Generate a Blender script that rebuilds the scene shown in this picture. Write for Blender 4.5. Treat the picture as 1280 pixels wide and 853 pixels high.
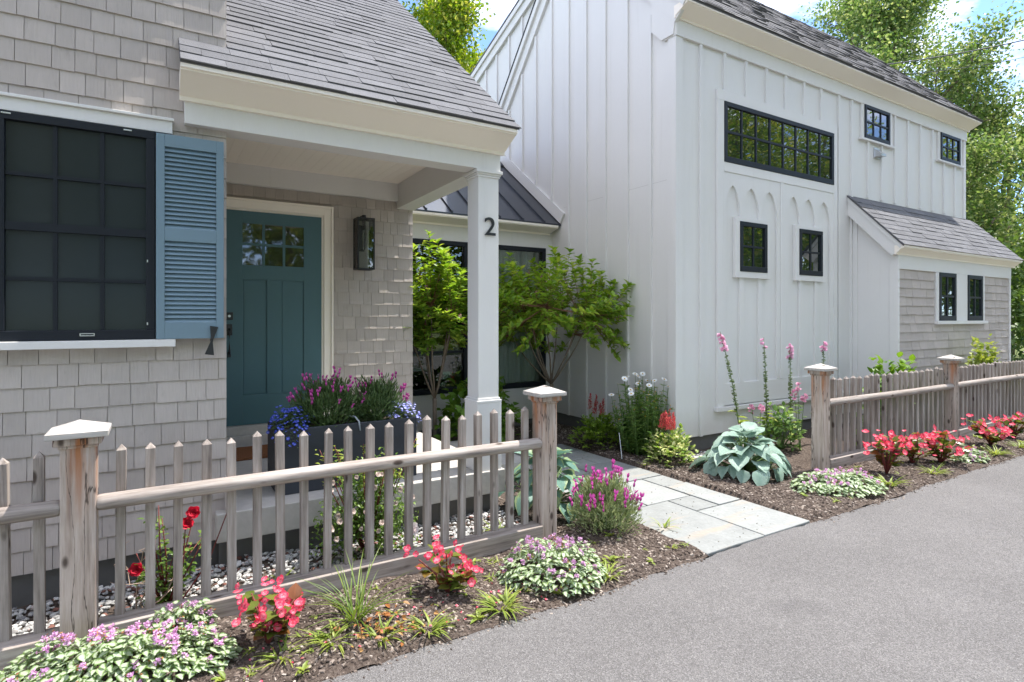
import bpy, math, random
import numpy as np
from mathutils import Vector, Matrix
for o in list(bpy.data.objects): bpy.data.objects.remove(o)
random.seed(7); RNG = np.random.default_rng(7)
SC = bpy.context.scene; COL = SC.collection
# ------------------------------------------------------------ camera, sky, sun, exposure
YAW = math.atan2(445, 721)
cd = bpy.data.cameras.new("camera"); cam = bpy.data.objects.new("camera", cd); COL.objects.link(cam)
cam.location = (0, 0, 1.6); cam.rotation_euler = (math.radians(90), 0, -YAW)
cd.sensor_width = 36; cd.lens = 36 * 721 / 1280; cd.shift_y = -28.5 / 1280
cd.clip_start = 0.05; cd.clip_end = 2000
SC.camera = cam
SUN_EL, SUN_PHI = math.radians(67), math.radians(-2.5)       # sun over the +X side, grazing the facades
sdir = Vector((math.cos(SUN_EL) * math.cos(SUN_PHI), math.cos(SUN_EL) * math.sin(SUN_PHI), math.sin(SUN_EL)))
w = bpy.data.worlds.new("World"); SC.world = w; w.use_nodes = True
nt = w.node_tree; nt.nodes.clear()
out = nt.nodes.new("ShaderNodeOutputWorld"); bg = nt.nodes.new("ShaderNodeBackground")
sky = nt.nodes.new("ShaderNodeTexSky"); sky.sky_type = 'NISHITA'; sky.sun_disc = False
sky.sun_elevation = SUN_EL; sky.sun_rotation = math.atan2(sdir.x, sdir.y)
sky.air_density = 0.45; sky.dust_density = 0.0; sky.ozone_density = 3.0
tc = nt.nodes.new("ShaderNodeTexCoord"); mp = nt.nodes.new("ShaderNodeMapping"); mp.inputs['Scale'].default_value = (1, 1, 2.2)
mp.inputs['Location'].default_value = (2.3, 1.7, 0.5)
nz = nt.nodes.new("ShaderNodeTexNoise"); nz.inputs['Scale'].default_value = 2.6; nz.inputs['Detail'].default_value = 9; nz.inputs['Roughness'].default_value = 0.58
cr = nt.nodes.new("ShaderNodeValToRGB"); cr.color_ramp.elements[0].position = 0.45; cr.color_ramp.elements[1].position = 0.72
cr.color_ramp.elements[1].color = (0.95, 0.95, 0.95, 1)
mx = nt.nodes.new("ShaderNodeMix"); mx.data_type = 'RGBA'; mx.inputs['B'].default_value = (8.9, 8.45, 7.9, 1)
L_ = nt.links.new
L_(tc.outputs['Generated'], mp.inputs['Vector']); L_(mp.outputs[0], nz.inputs['Vector']); L_(nz.outputs['Fac'], cr.inputs[0])
L_(cr.outputs[0], mx.inputs['Factor']); L_(sky.outputs[0], mx.inputs['A']); L_(mx.outputs['Result'], bg.inputs[0]); L_(bg.outputs[0], out.inputs[0])
bg.inputs[1].default_value = 0.15
sl = bpy.data.lights.new("sun", 'SUN'); sl.energy = 2.2; sl.angle = math.radians(0.53); sl.color = (1.0, 0.95, 0.87)
so = bpy.data.objects.new("sun", sl); COL.objects.link(so); so.rotation_euler = sdir.to_track_quat('Z', 'Y').to_euler()
vs = SC.view_settings; vs.view_transform = 'Standard'; vs.look = 'None'; vs.gamma = 1; vs.use_curve_mapping = False; vs.exposure = 2.03
SC.render.engine = 'CYCLES'; SC.cycles.use_denoising = True
SC.cycles.max_bounces = 8; SC.cycles.transparent_max_bounces = 12; SC.cycles.caustics_reflective = False; SC.cycles.caustics_refractive = False
# ------------------------------------------------------------ geometry helpers
class G:
    def __init__(s): s.v = []; s.f = []; s.uv = []; s.n = 0
    def add(s, v, faces, mi=0, uv=None):
        v = np.asarray(v, float).reshape(-1, 3)
        by = {}
        for f in faces: by.setdefault(len(f), []).append(f)
        for k, a in by.items(): s.f.append((np.asarray(a, int) + s.n, mi))
        s.v.append(v); s.uv.append(np.zeros((len(v), 2)) if uv is None else np.asarray(uv, float)); s.n += len(v)
    def box(s, x0, x1, y0, y1, z0, z1, mi=0):
        s.add([(x0,y0,z0),(x1,y0,z0),(x1,y1,z0),(x0,y1,z0),(x0,y0,z1),(x1,y0,z1),(x1,y1,z1),(x0,y1,z1)],
              [(0,3,2,1),(4,5,6,7),(0,1,5,4),(1,2,6,5),(2,3,7,6),(3,0,4,7)], mi); return s
    def prism(s, poly, axis, a0, a1, mi=0, skew=0.0):
        n = len(poly); vs_ = []
        for a in (a0, a1):
            for p, q in poly: vs_.append((a, p, q) if axis == 'x' else (p, a, q) if axis == 'y' else (p, q, a))
        s.add(vs_, [tuple(range(n))[::-1], tuple(range(n, 2 * n))] + [(i, (i+1) % n, (i+1) % n + n, i + n) for i in range(n)], mi); return s
    def tube(s, pts, rad, n=6, mi=0):
        pts = np.asarray(pts, float); m = len(pts); rad = np.broadcast_to(rad, (m,)) if np.ndim(rad) == 0 else np.asarray(rad, float)
        t = np.gradient(pts, axis=0); t /= np.linalg.norm(t, axis=1)[:, None] + 1e-9
        ref = np.array([0, 0, 1.]) if abs(t[0, 2]) < .9 else np.array([1., 0, 0])
        vs_ = []
        for i in range(m):
            a = np.cross(t[i], ref); a /= np.linalg.norm(a) + 1e-9; b = np.cross(a, t[i])
            for k in range(n):
                an = 2 * math.pi * k / n; vs_.append(pts[i] + rad[i] * (a * math.cos(an) + b * math.sin(an)))
        fs = [(i*n+k, i*n+(k+1) % n, (i+1)*n+(k+1) % n, (i+1)*n+k) for i in range(m-1) for k in range(n)]
        fs += [tuple(range(n))[::-1], tuple(range((m-1)*n, m*n))]
        s.add(vs_, fs, mi); return s
    def inst(s, T, P, U, N, L, W=None, H=None, mi=0):
        tv, tf, tuv = T; P = np.asarray(P, float).reshape(-1, 3); k = len(P)
        if k == 0: return s
        U = np.broadcast_to(np.asarray(U, float), (k, 3)); N = np.broadcast_to(np.asarray(N, float), (k, 3))
        U = U / (np.linalg.norm(U, axis=1)[:, None] + 1e-9)
        N = N - U * np.sum(N * U, 1)[:, None]; ln = np.linalg.norm(N, axis=1)[:, None]
        alt = np.cross(U, np.array([.3, .8, .5])); N = np.where(ln < 1e-3, alt, N); N = N / (np.linalg.norm(N, axis=1)[:, None] + 1e-9)
        V = np.cross(N, U)
        L = np.broadcast_to(np.asarray(L, float), (k,)); W = L if W is None else np.broadcast_to(np.asarray(W, float), (k,)); H = L if H is None else np.broadcast_to(np.asarray(H, float), (k,))
        vv = P[:, None] + tv[None, :, 0:1] * (L[:, None] * U)[:, None] + tv[None, :, 1:2] * (W[:, None] * V)[:, None] + tv[None, :, 2:3] * (H[:, None] * N)[:, None]
        q = len(tv); off = (np.arange(k) * q)[:, None, None] + s.n
        by = {}
        for f in tf: by.setdefault(len(f), []).append(f)
        for kk, a in by.items(): s.f.append(((np.asarray(a, int)[None] + off).reshape(-1, kk), mi))
        s.v.append(vv.reshape(-1, 3)); s.uv.append(np.tile(tuv, (k, 1))); s.n += k * q; return s
    def mesh(s, name, mats, smooth=False):
        me = bpy.data.meshes.new(name)
        V = np.concatenate(s.v); UV = np.concatenate(s.uv)
        idx = []; st = []; mi = []; c = 0
        for a, m in s.f:
            r, k = a.shape; idx.append(a.ravel()); st.append(c + np.arange(r) * k); mi.append(np.full(r, m)); c += r * k
        idx = np.concatenate(idx); st = np.concatenate(st); mi = np.concatenate(mi)
        me.vertices.add(len(V)); me.vertices.foreach_set('co', V.ravel())
        me.loops.add(len(idx)); me.polygons.add(len(st))
        me.polygons.foreach_set('loop_start', st.astype(np.int32)); me.loops.foreach_set('vertex_index', idx.astype(np.int32))
        me.polygons.foreach_set('material_index', mi.astype(np.int32))
        me.polygons.foreach_set('use_smooth', np.full(len(st), bool(smooth)))
        uvl = me.uv_layers.new(name='UVMap'); uvl.data.foreach_set('uv', UV[idx].ravel())
        me.update(calc_edges=True); me.validate()
        for m in (mats if isinstance(mats, (list, tuple)) else [mats]): me.materials.append(m)
        return me
    def obj(s, name, mats, parent=None, smooth=False, bevel=0, **kw):
        return place(name, s.mesh(name, mats, smooth), parent, bevel=bevel, **kw)
WLOC = {}
def place(name, me, parent=None, loc=None, rot=None, scale=None, bevel=0, local=False, **kw):
    """link a mesh object; coordinates are world metres unless local=True (then relative to its parent)"""
    o = bpy.data.objects.new(name, me); COL.objects.link(o)
    if loc is not None: o.location = loc
    if rot is not None: o.rotation_euler = rot
    if scale is not None: o.scale = scale
    if parent is not None:
        o.parent = parent
        if not local and parent.name in WLOC: o.matrix_parent_inverse = Matrix.Translation(-Vector(WLOC[parent.name]))
    if bevel:
        b = o.modifiers.new('bevel', 'BEVEL'); b.width = bevel; b.segments = 2; b.limit_method = 'ANGLE'; b.angle_limit = math.radians(40)
    for k, v in kw.items(): o[k] = v
    return o
def thing(name, label, cat, loc=(0, 0, 0), group=None, rotz=0):
    o = bpy.data.objects.new(name, None); COL.objects.link(o); o.location = loc; o.rotation_euler = (0, 0, rotz); o.empty_display_size = .1
    o['label'] = label; o['category'] = cat
    if group: o['group'] = group
    WLOC[o.name] = tuple(loc); return o
def tag(o, label, cat, group=None):
    o['label'] = label; o['category'] = cat
    if group: o['group'] = group
    return o
U_ = random.uniform
def nrm(v): v = np.asarray(v, float); return v / (np.linalg.norm(v, axis=-1, keepdims=True) + 1e-9)
def rdir(n, zmin=-1, zmax=1):
    z = RNG.uniform(zmin, zmax, n); a = RNG.uniform(0, 2*math.pi, n); r = np.sqrt(np.maximum(0, 1 - z*z)); return np.stack([r*np.cos(a), r*np.sin(a), z], 1)
# ------------------------------------------------------------ materials
def nodes(name):
    m = bpy.data.materials.new(name); m.use_nodes = True; t = m.node_tree; t.nodes.clear()
    o = t.nodes.new('ShaderNodeOutputMaterial'); return m, t, o
def N_(t, typ, **kw):
    n = t.nodes.new(typ)
    for k, v in kw.items():
        if hasattr(n, k) and k not in n.inputs: setattr(n, k, v)
        else: n.inputs[k.replace('_', ' ')].default_value = v
    return n
def ramp(t, stops, interp='LINEAR'):
    r = t.nodes.new('ShaderNodeValToRGB'); e = r.color_ramp.elements; r.color_ramp.interpolation = interp
    while len(e) < len(stops): e.new(0.5)
    for i, (p, c) in enumerate(stops): e[i].position = p; e[i].color = (*c, 1) if len(c) == 3 else c
    return r
def mth(t, op, a, b=None, c=None):
    n = t.nodes.new('ShaderNodeMath'); n.operation = op
    for i, x in enumerate((a, b, c)):
        if x is None: continue
        if isinstance(x, (int, float)): n.inputs[i].default_value = x
        else: t.links.new(x, n.inputs[i])
    return n.outputs[0]
def mixc(t, fac, a, b, blend='MIX'):
    n = t.nodes.new('ShaderNodeMix'); n.data_type = 'RGBA'; n.blend_type = blend
    for k, x in (('Factor', fac), ('A', a), ('B', b)):
        if isinstance(x, (int, float)): n.inputs[k].default_value = x
        elif isinstance(x, tuple): n.inputs[k].default_value = (*x, 1) if len(x) == 3 else x
        else: t.links.new(x, n.inputs[k])
    return n.outputs['Result']
def coords(t, scale=(1, 1, 1), kind='Object', jitter=False):
    tcn = t.nodes.new('ShaderNodeTexCoord'); m = t.nodes.new('ShaderNodeMapping'); m.inputs['Scale'].default_value = scale
    if kind == 'World': src = t.nodes.new('ShaderNodeNewGeometry').outputs['Position']
    else: src = tcn.outputs[kind]
    if jitter:
        oi = t.nodes.new('ShaderNodeObjectInfo'); a = t.nodes.new('ShaderNodeVectorMath'); a.operation = 'ADD'
        cmb = t.nodes.new('ShaderNodeCombineXYZ'); v = mth(t, 'MULTIPLY', oi.outputs['Random'], 37.0)
        for i in range(3): t.links.new(v, cmb.inputs[i])
        t.links.new(src, a.inputs[0]); t.links.new(cmb.outputs[0], a.inputs[1]); src = a.outputs[0]
    t.links.new(src, m.inputs[0]); return m.outputs[0]
def noise(t, vec, scale, detail=4, rough=.55, out='Fac'):
    n = t.nodes.new('ShaderNodeTexNoise'); n.inputs['Scale'].default_value = scale; n.inputs['Detail'].default_value = detail; n.inputs['Roughness'].default_value = rough
    if vec is not None: t.links.new(vec, n.inputs['Vector'])
    return n.outputs[out]
def bump(t, h, strength=.3, dist=.01, normal=None):
    b = t.nodes.new('ShaderNodeBump'); b.inputs['Strength'].default_value = strength; b.inputs['Distance'].default_value = dist
    t.links.new(h, b.inputs['Height'])
    if normal is not None: t.links.new(normal, b.inputs['Normal'])
    return b.outputs[0]
def pbsdf(t, o, col, rough=.6, normal=None, spec=.4, metal=0):
    p = t.nodes.new('ShaderNodeBsdfPrincipled')
    for k, x in (('Base Color', col), ('Roughness', rough)):
        if isinstance(x, (int, float)): p.inputs[k].default_value = x
        elif isinstance(x, tuple): p.inputs[k].default_value = (*x, 1)
        else: t.links.new(x, p.inputs[k])
    p.inputs['Specular IOR Level'].default_value = spec; p.inputs['Metallic'].default_value = metal
    if normal is not None: t.links.new(normal, p.inputs['Normal'])
    if o is not None: t.links.new(p.outputs[0], o.inputs[0])
    return p
def vary(t, col, fac, amt):
    """multiply col by 1 + (fac-.5)*amt"""
    h = t.nodes.new('ShaderNodeHueSaturation')
    v = mth(t, 'ADD', mth(t, 'MULTIPLY', mth(t, 'SUBTRACT', fac, .5), amt), 1.0); t.links.new(v, h.inputs['Value'])
    if isinstance(col, tuple): h.inputs['Color'].default_value = (*col, 1)
    else: t.links.new(col, h.inputs['Color'])
    return h.outputs[0]
def orand(t): return t.nodes.new('ShaderNodeObjectInfo').outputs['Random']
def irand(t): return t.nodes.new('ShaderNodeNewGeometry').outputs['Random Per Island']
def m_paint(name, col, rough=.5, amt=.08, scale=3, bs=.05, spec=.35, grain=(6, 6, 1.2), rnd=0, dirt=0):
    m, t, o = nodes(name); c = coords(t, (1, 1, 1), 'World'); n1 = noise(t, c, scale, 5)
    cg = coords(t, grain, 'World'); n2 = noise(t, cg, 14, 4)
    cc = vary(t, vary(t, col, n1, amt), n2, amt * .7)
    if rnd: cc = vary(t, cc, orand(t), rnd)
    if dirt:                                    # rain splash along the foot of the boards and faint runs
        gp = t.nodes.new('ShaderNodeNewGeometry'); sx = t.nodes.new('ShaderNodeSeparateXYZ'); t.links.new(gp.outputs['Position'], sx.inputs[0])
        rz = ramp(t, [(.0, (1, 1, 1)), (.12, (.9, .9, .9)), (.30, (0, 0, 0))]); t.links.new(mth(t, 'ADD', mth(t, 'MULTIPLY', sx.outputs[2], .4), mth(t, 'MULTIPLY', noise(t, c, 9, 5), .14)), rz.inputs[0])
        cc = mixc(t, mth(t, 'MULTIPLY', rz.outputs[0], dirt), cc, (.40, .36, .30))
        rs = ramp(t, [(.60, (0, 0, 0)), (.80, (.22, .22, .22))]); t.links.new(noise(t, coords(t, (9, 9, .5), 'World'), 1.4, 5), rs.inputs[0]); cc = mixc(t, rs.outputs[0], cc, (.50, .48, .44))
    pbsdf(t, o, cc, rough, bump(t, n2, bs, .01), spec); return m
def m_wood(name, axis='z', base=None):
    m, t, o = nodes(name)
    sc = {'z': (26, 26, 1.6), 'x': (1.6, 26, 26)}[axis]
    c = coords(t, sc, 'Object', True); c2 = coords(t, (1, 1, 1), 'Object', True)
    g1 = noise(t, c, 1.6, 6, .62); g2 = noise(t, c, 5, 3, .7); big = noise(t, c2, 2.3, 3)
    a, b_, d = base or ((.14, .116, .102), (.315, .272, .245), (.45, .408, .378))
    r = ramp(t, [(.25, a), (.5, b_), (.75, d)]); t.links.new(g1, r.inputs[0])
    col = vary(t, r.outputs[0], g2, .35); col = vary(t, col, big, .45); col = vary(t, col, orand(t), .25)
    ck = coords(t, {'z': (7, 7, 3.2), 'x': (3.2, 7, 7)}[axis], 'Object', True)
    vo = t.nodes.new('ShaderNodeTexVoronoi'); vo.inputs['Scale'].default_value = 1.3; t.links.new(ck, vo.inputs['Vector'])
    kr = ramp(t, [(.0, (1, 1, 1)), (.10, (.9, .9, .9)), (.17, (0, 0, 0))]); t.links.new(vo.outputs['Distance'], kr.inputs[0])
    col = mixc(t, kr.outputs[0], col, (.06, .042, .034))
    warm = ramp(t, [(.58, (0, 0, 0)), (.80, (.5, .5, .5))]); t.links.new(noise(t, c2, 1.7, 4), warm.inputs[0])
    col = mixc(t, warm.outputs[0], col, (.25, .175, .135))
    if name == 'weathered_post_cedar':          # rust coloured weather stain and a long check down the post
        gp = t.nodes.new('ShaderNodeNewGeometry'); sx = t.nodes.new('ShaderNodeSeparateXYZ'); t.links.new(gp.outputs['Position'], sx.inputs[0])
        rz = ramp(t, [(.60, (0, 0, 0)), (.98, (.9, .9, .9))]); t.links.new(sx.outputs[2], rz.inputs[0])
        rn = ramp(t, [(.46, (0, 0, 0)), (.62, (1, 1, 1))]); t.links.new(noise(t, coords(t, (16, 16, 1.2), 'World'), 1.1, 4), rn.inputs[0])
        col = mixc(t, mth(t, 'MULTIPLY', rz.outputs[0], rn.outputs[0]), col, (.36, .135, .045))
        ck2 = noise(t, coords(t, (9, 9, .8), 'World'), 1.3, 5); cr_ = ramp(t, [(.488, (0, 0, 0)), (.496, (1, 1, 1)), (.504, (1, 1, 1)), (.512, (0, 0, 0))]); t.links.new(ck2, cr_.inputs[0])
        col = mixc(t, mth(t, 'MULTIPLY', cr_.outputs[0], .8), col, (.035, .025, .02))
    pbsdf(t, o, col, .8, bump(t, g1, .35, .004, bump(t, g2, .3, .002)), .2); return m
def m_leaf(name, stops, transl=.35, tcol=None, rough=.45, uvmask=None, spec=.35, veins=0):
    """stops: colour ramp over each leaf's own random number; uvmask (colour, lo, hi): a second tone towards the leaf's middle"""
    m, t, o = nodes(name); r = ramp(t, stops); t.links.new(irand(t), r.inputs[0]); col = r.outputs[0]
    uv = t.nodes.new('ShaderNodeUVMap'); sp = t.nodes.new('ShaderNodeSeparateXYZ'); t.links.new(uv.outputs[0], sp.inputs[0])
    av = mth(t, 'ABSOLUTE', mth(t, 'SUBTRACT', sp.outputs[1], .5))
    if uvmask:
        mc, lo, hi = uvmask; rr = ramp(t, [(lo, (1, 1, 1)), (hi, (0, 0, 0))]); nn = noise(t, coords(t, (1, 1, 1), 'World'), 90, 2)
        t.links.new(mth(t, 'ADD', av, mth(t, 'MULTIPLY', mth(t, 'SUBTRACT', nn, .5), .25)), rr.inputs[0]); col = mixc(t, rr.outputs[0], col, mc)
    else:
        rr = ramp(t, [(.0, (1.18, 1.15, 1.1)), (.06, (1, 1, 1))]); t.links.new(av, rr.inputs[0]); col = mixc(t, 1.0, col, rr.outputs[0], 'MULTIPLY')
    nm_ = None
    if veins:
        nm_ = bump(t, mth(t, 'SINE', mth(t, 'MULTIPLY', mth(t, 'MULTIPLY', av, mth(t, 'ADD', sp.outputs[0], .6)), 75.0)), veins, .004, bump(t, noise(t, coords(t, (1, 1, 1), 'World'), 45, 3), veins, .006))
        bl = ramp(t, [(.66, (0, 0, 0)), (.74, (.5, .5, .5))]); t.links.new(noise(t, coords(t, (1, 1, 1), 'World'), 22, 4), bl.inputs[0]); col = mixc(t, bl.outputs[0], col, (.22, .20, .10))
    p = pbsdf(t, None, col, rough, nm_, spec)
    tr = t.nodes.new('ShaderNodeBsdfTranslucent'); hs = t.nodes.new('ShaderNodeHueSaturation'); hs.inputs['Saturation'].default_value = 1.1; hs.inputs['Value'].default_value = 1.5; hs.inputs['Hue'].default_value = .485
    t.links.new(col, hs.inputs['Color']); t.links.new(hs.outputs[0], tr.inputs[0])
    ms = t.nodes.new('ShaderNodeMixShader'); ms.inputs[0].default_value = transl
    t.links.new(p.outputs[0], ms.inputs[1]); t.links.new(tr.outputs[0], ms.inputs[2]); t.links.new(ms.outputs[0], o.inputs[0]); return m
def m_petal(name, inner, outer, transl=.3, lo=.15, hi=.7):
    m, t, o = nodes(name); uv = t.nodes.new('ShaderNodeUVMap'); sp = t.nodes.new('ShaderNodeSeparateXYZ'); t.links.new(uv.outputs[0], sp.inputs[0])
    r = ramp(t, [(lo, inner), (hi, outer)]); t.links.new(sp.outputs[0], r.inputs[0]); col = vary(t, vary(t, r.outputs[0], irand(t), .35), orand(t), .25)
    p = pbsdf(t, None, col, .5, None, .3); tr = t.nodes.new('ShaderNodeBsdfTranslucent'); t.links.new(col, tr.inputs[0])
    ms = t.nodes.new('ShaderNodeMixShader'); ms.inputs[0].default_value = transl
    t.links.new(p.outputs[0], ms.inputs[1]); t.links.new(tr.outputs[0], ms.inputs[2]); t.links.new(ms.outputs[0], o.inputs[0]); return m
def m_flat(name, col, rough=.5, spec=.4, metal=0, amt=0, scale=40, bs=0):
    m, t, o = nodes(name)
    if amt or bs:
        n = noise(t, coords(t, (1, 1, 1), 'World'), scale, 4); pbsdf(t, o, vary(t, col, n, amt), rough, bump(t, n, bs, .01) if bs else None, spec, metal)
    else: pbsdf(t, o, col, rough, None, spec, metal)
    return m
M = {}
M['white'] = m_paint('white_paint', (.685, .675, .66), .5, .07, 2.0, .05, dirt=.35)
M['crown'] = m_paint('bounce_tinted_trim_paint', (.88, .815, .73), .5, .05, 2.5, .03)  # white trim tinted beige: warm light bounced off the ground, put into the colour
M['ceiling'] = m_paint('bounce_tinted_ceiling_paint', (.88, .815, .73), .5, .04)  # warm bounce light under the porch roof is painted into this tone too
M['blue'] = m_paint('blue_shutter_paint', (.155, .232, .285), .42, .08, 4, .05, .4)
M['teal'] = m_paint('teal_door_paint', (.062, .135, .155), .42, .08, 4, .04, .4)
M['black'] = m_flat('black_metal', (.010, .011, .013), .4, .5)
M['frame'] = m_flat('dark_window_frame', (.010, .013, .019), .45, .25)
M['alum'] = m_flat('bare_aluminium', (.55, .56, .57), .35, .5, .9)
M['planter'] = m_flat('charcoal_planter', (.036, .040, .050), .5, .4, 0, .25, 30, .05)
M['coir'] = m_flat('coir_fibre', (.22, .095, .045), .95, .1, 0, .8, 160, .6)
M['wood'] = m_wood('weathered_cedar'); M['woodx'] = m_wood('weathered_cedar_lengthwise', 'x')
M['cap'] = m_wood('bleached_cap_wood', 'x', ((.30, .275, .25), (.44, .415, .39), (.54, .52, .50)))
M['postwood'] = m_wood('weathered_post_cedar', 'z', ((.21, .16, .132), (.40, .33, .285), (.52, .45, .405)))
def _shingle():
    m, t, o = nodes('painted_cedar_shingle'); c = coords(t, (55, 55, 2.2), 'World', True); n2 = noise(t, c, 2, 5, .6); big = noise(t, coords(t, (1, 1, 1), 'World', True), 6, 4)
    col = vary(t, vary(t, vary(t, (.445, .398, .366), orand(t), .16), n2, .2), big, .24)
    st = ramp(t, [(.64, (0, 0, 0)), (.80, (.45, .45, .45))]); t.links.new(noise(t, coords(t, (2, 2, 1), 'World', True), 7, 4), st.inputs[0])
    col = mixc(t, st.outputs[0], col, (.27, .235, .21))
    pbsdf(t, o, col, .7, bump(t, n2, .35, .004), .25); return m
M['shingle'] = _shingle()
def _roof(name, base, rnd='obj'):
    m, t, o = nodes(name); c = coords(t, (1, 1, 1), 'World'); g = noise(t, c, 260, 2, .7); b_ = noise(t, c, 9, 4)
    r = orand(t) if rnd == 'obj' else irand(t)
    vo = t.nodes.new('ShaderNodeTexVoronoi'); vo.inputs['Scale'].default_value = 330; t.links.new(c, vo.inputs['Vector'])
    col = vary(t, vary(t, vary(t, base, r, .26), g, 1.1), b_, .35)
    pbsdf(t, o, col, .9, bump(t, vo.outputs['Distance'], .5, .003), .2); return m
M['roof'] = _roof('asphalt_roof_shingle', (.142, .143, .154)); M['roof_i'] = _roof('asphalt_roof_field', (.128, .126, .133), 'island')
M['metal'] = m_flat('standing_seam_metal', (.075, .082, .098), .32, .5, .75, .15, 3)
M['concrete'] = m_flat('porch_concrete', (.43, .41, .38), .85, .2, 0, .35, 22, .25)
M['foundation'] = m_flat('grey_foundation', (.135, .132, .128), .85, .2, 0, .3, 14, .25)
def _glass(name, base, rough=.015, wob=.02, ior=1.75):
    m, t, o = nodes(name); n = noise(t, coords(t, (1, 1, 1), 'World'), 2.2, 2)
    p = pbsdf(t, o, base, rough, bump(t, n, wob, .05), .5); p.inputs['IOR'].default_value = ior; return m
M['pane'] = _glass('window_glass', (.012, .020, .017), ior=2.3)
M['screen'] = _glass('screened_window_glass', (.022, .029, .029), .16, .03, 1.26)
M['doorglass'] = _glass('door_glass', (.03, .032, .026), .03, .05, 2.0)
def _clear():
    m, t, o = nodes('clear_glass'); tr = t.nodes.new('ShaderNodeBsdfTransparent'); tr.inputs[0].default_value = (.82, .88, .85, 1)
    gl = t.nodes.new('ShaderNodeBsdfGlossy'); gl.inputs['Roughness'].default_value = .01
    fr = t.nodes.new('ShaderNodeFresnel'); fr.inputs['IOR'].default_value = 1.7
    ms = t.nodes.new('ShaderNodeMixShader'); t.links.new(fr.outputs[0], ms.inputs[0]); t.links.new(tr.outputs[0], ms.inputs[1]); t.links.new(gl.outputs[0], ms.inputs[2]); t.links.new(ms.outputs[0], o.inputs[0]); return m
M['clear'] = _clear()
M['room'] = m_flat('dim_room', (.06, .065, .06), .9); M['curtain'] = m_flat('white_curtain', (.62, .66, .62), .9, .1)
def _asphalt():
    m, t, o = nodes('road_asphalt'); c = coords(t, (1, 1, 1), 'World')
    vo = t.nodes.new('ShaderNodeTexVoronoi'); vo.inputs['Scale'].default_value = 210; t.links.new(c, vo.inputs['Vector'])
    sep = t.nodes.new('ShaderNodeSeparateColor'); t.links.new(vo.outputs['Color'], sep.inputs[0])
    g = noise(t, c, 190, 3, .7); b1 = noise(t, c, 1.1, 5); b2 = noise(t, c, 14, 4)
    r = ramp(t, [(0, (.098, .093, .092)), (.4, (.138, .132, .131)), (.8, (.172, .165, .164)), (1, (.24, .232, .23))]); t.links.new(sep.outputs[0], r.inputs[0])
    col = vary(t, vary(t, vary(t, r.outputs[0], g, .55), b1, .45), b2, .25)
    dk = ramp(t, [(.62, (0, 0, 0)), (.72, (.45, .45, .45))]); t.links.new(noise(t, c, .75, 7, .6), dk.inputs[0]); col = mixc(t, dk.outputs[0], col, (.075, .072, .075))
    pbsdf(t, o, col, .88, bump(t, vo.outputs['Distance'], .7, .006, bump(t, g, .4, .003)), .25); return m
M['asphalt'] = _asphalt()
def _soil(name, stops, scale, bs):
    m, t, o = nodes(name); c = coords(t, (1, 1, 1), 'World'); n1 = noise(t, c, scale, 6, .65); n2 = noise(t, c, 5, 3); n3 = noise(t, c, scale * 3, 3)
    r = ramp(t, stops); t.links.new(n1, r.inputs[0]); pbsdf(t, o, vary(t, r.outputs[0], n2, .5), .95, bump(t, n1, bs, .02, bump(t, n3, bs, .008)), .15); return m
M['mulch'] = _soil('bark_mulch', [(.3, (.038, .028, .023)), (.5, (.095, .073, .061)), (.7, (.18, .147, .124))], 55, .8)
M['soil'] = _soil('ground_soil', [(.3, (.08, .10, .035)), (.6, (.15, .18, .07))], 8, .5)
def _chip():
    m, t, o = nodes('mulch_chip'); r = ramp(t, [(0, (.035, .026, .021)), (.45, (.105, .08, .067)), (.8, (.21, .168, .142)), (1, (.42, .36, .31))]); t.links.new(irand(t), r.inputs[0]); pbsdf(t, o, r.outputs[0], .9, None, .2); return m
M['chip'] = _chip()
def _gravel():
    m, t, o = nodes('pale_gravel'); r = ramp(t, [(0, (.20, .19, .19)), (.25, (.28, .28, .28)), (.5, (.43, .43, .425)), (.88, (.60, .59, .575)), (.93, (.22, .10, .08)), (1, (.14, .07, .055))]); t.links.new(irand(t), r.inputs[0]); n = noise(t, coords(t, (1, 1, 1), 'World'), 60, 3); pbsdf(t, o, vary(t, r.outputs[0], n, .3), .8, None, .25); return m
M['gravel'] = _gravel()
def _stone():
    m, t, o = nodes('bluestone_flag'); c = coords(t, (1, 1, 1), 'World', True); n1 = noise(t, c, 5, 6, .6); n2 = noise(t, c, 40, 4); cl = noise(t, coords(t, (.6, 3.2, 1), 'World', True), 2.2, 5)
    col = vary(t, vary(t, vary(t, (.255, .265, .26), orand(t), .32), n1, .45), n2, .35)
    rr = ramp(t, [(.57, (0, 0, 0)), (.70, (.6, .6, .6))]); t.links.new(cl, rr.inputs[0]); col = mixc(t, rr.outputs[0], col, (.33, .265, .20))
    pbsdf(t, o, col, .75, bump(t, n1, .35, .02, bump(t, n2, .2, .004)), .3); return m
M['stone'] = _stone()
M['bark'] = m_flat('tree_bark', (.17, .135, .105), .9, .2, 0, .6, 30, .6); M['twig'] = m_flat('reddish_twig', (.20, .10, .065), .8, .2, 0, .4, 60)
M['dry'] = m_flat('dry_twig', (.42, .31, .24), .85); M['redcane'] = m_flat('red_cane', (.16, .035, .03), .6); M['stem'] = m_flat('green_stem', (.10, .17, .045), .6)
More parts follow.
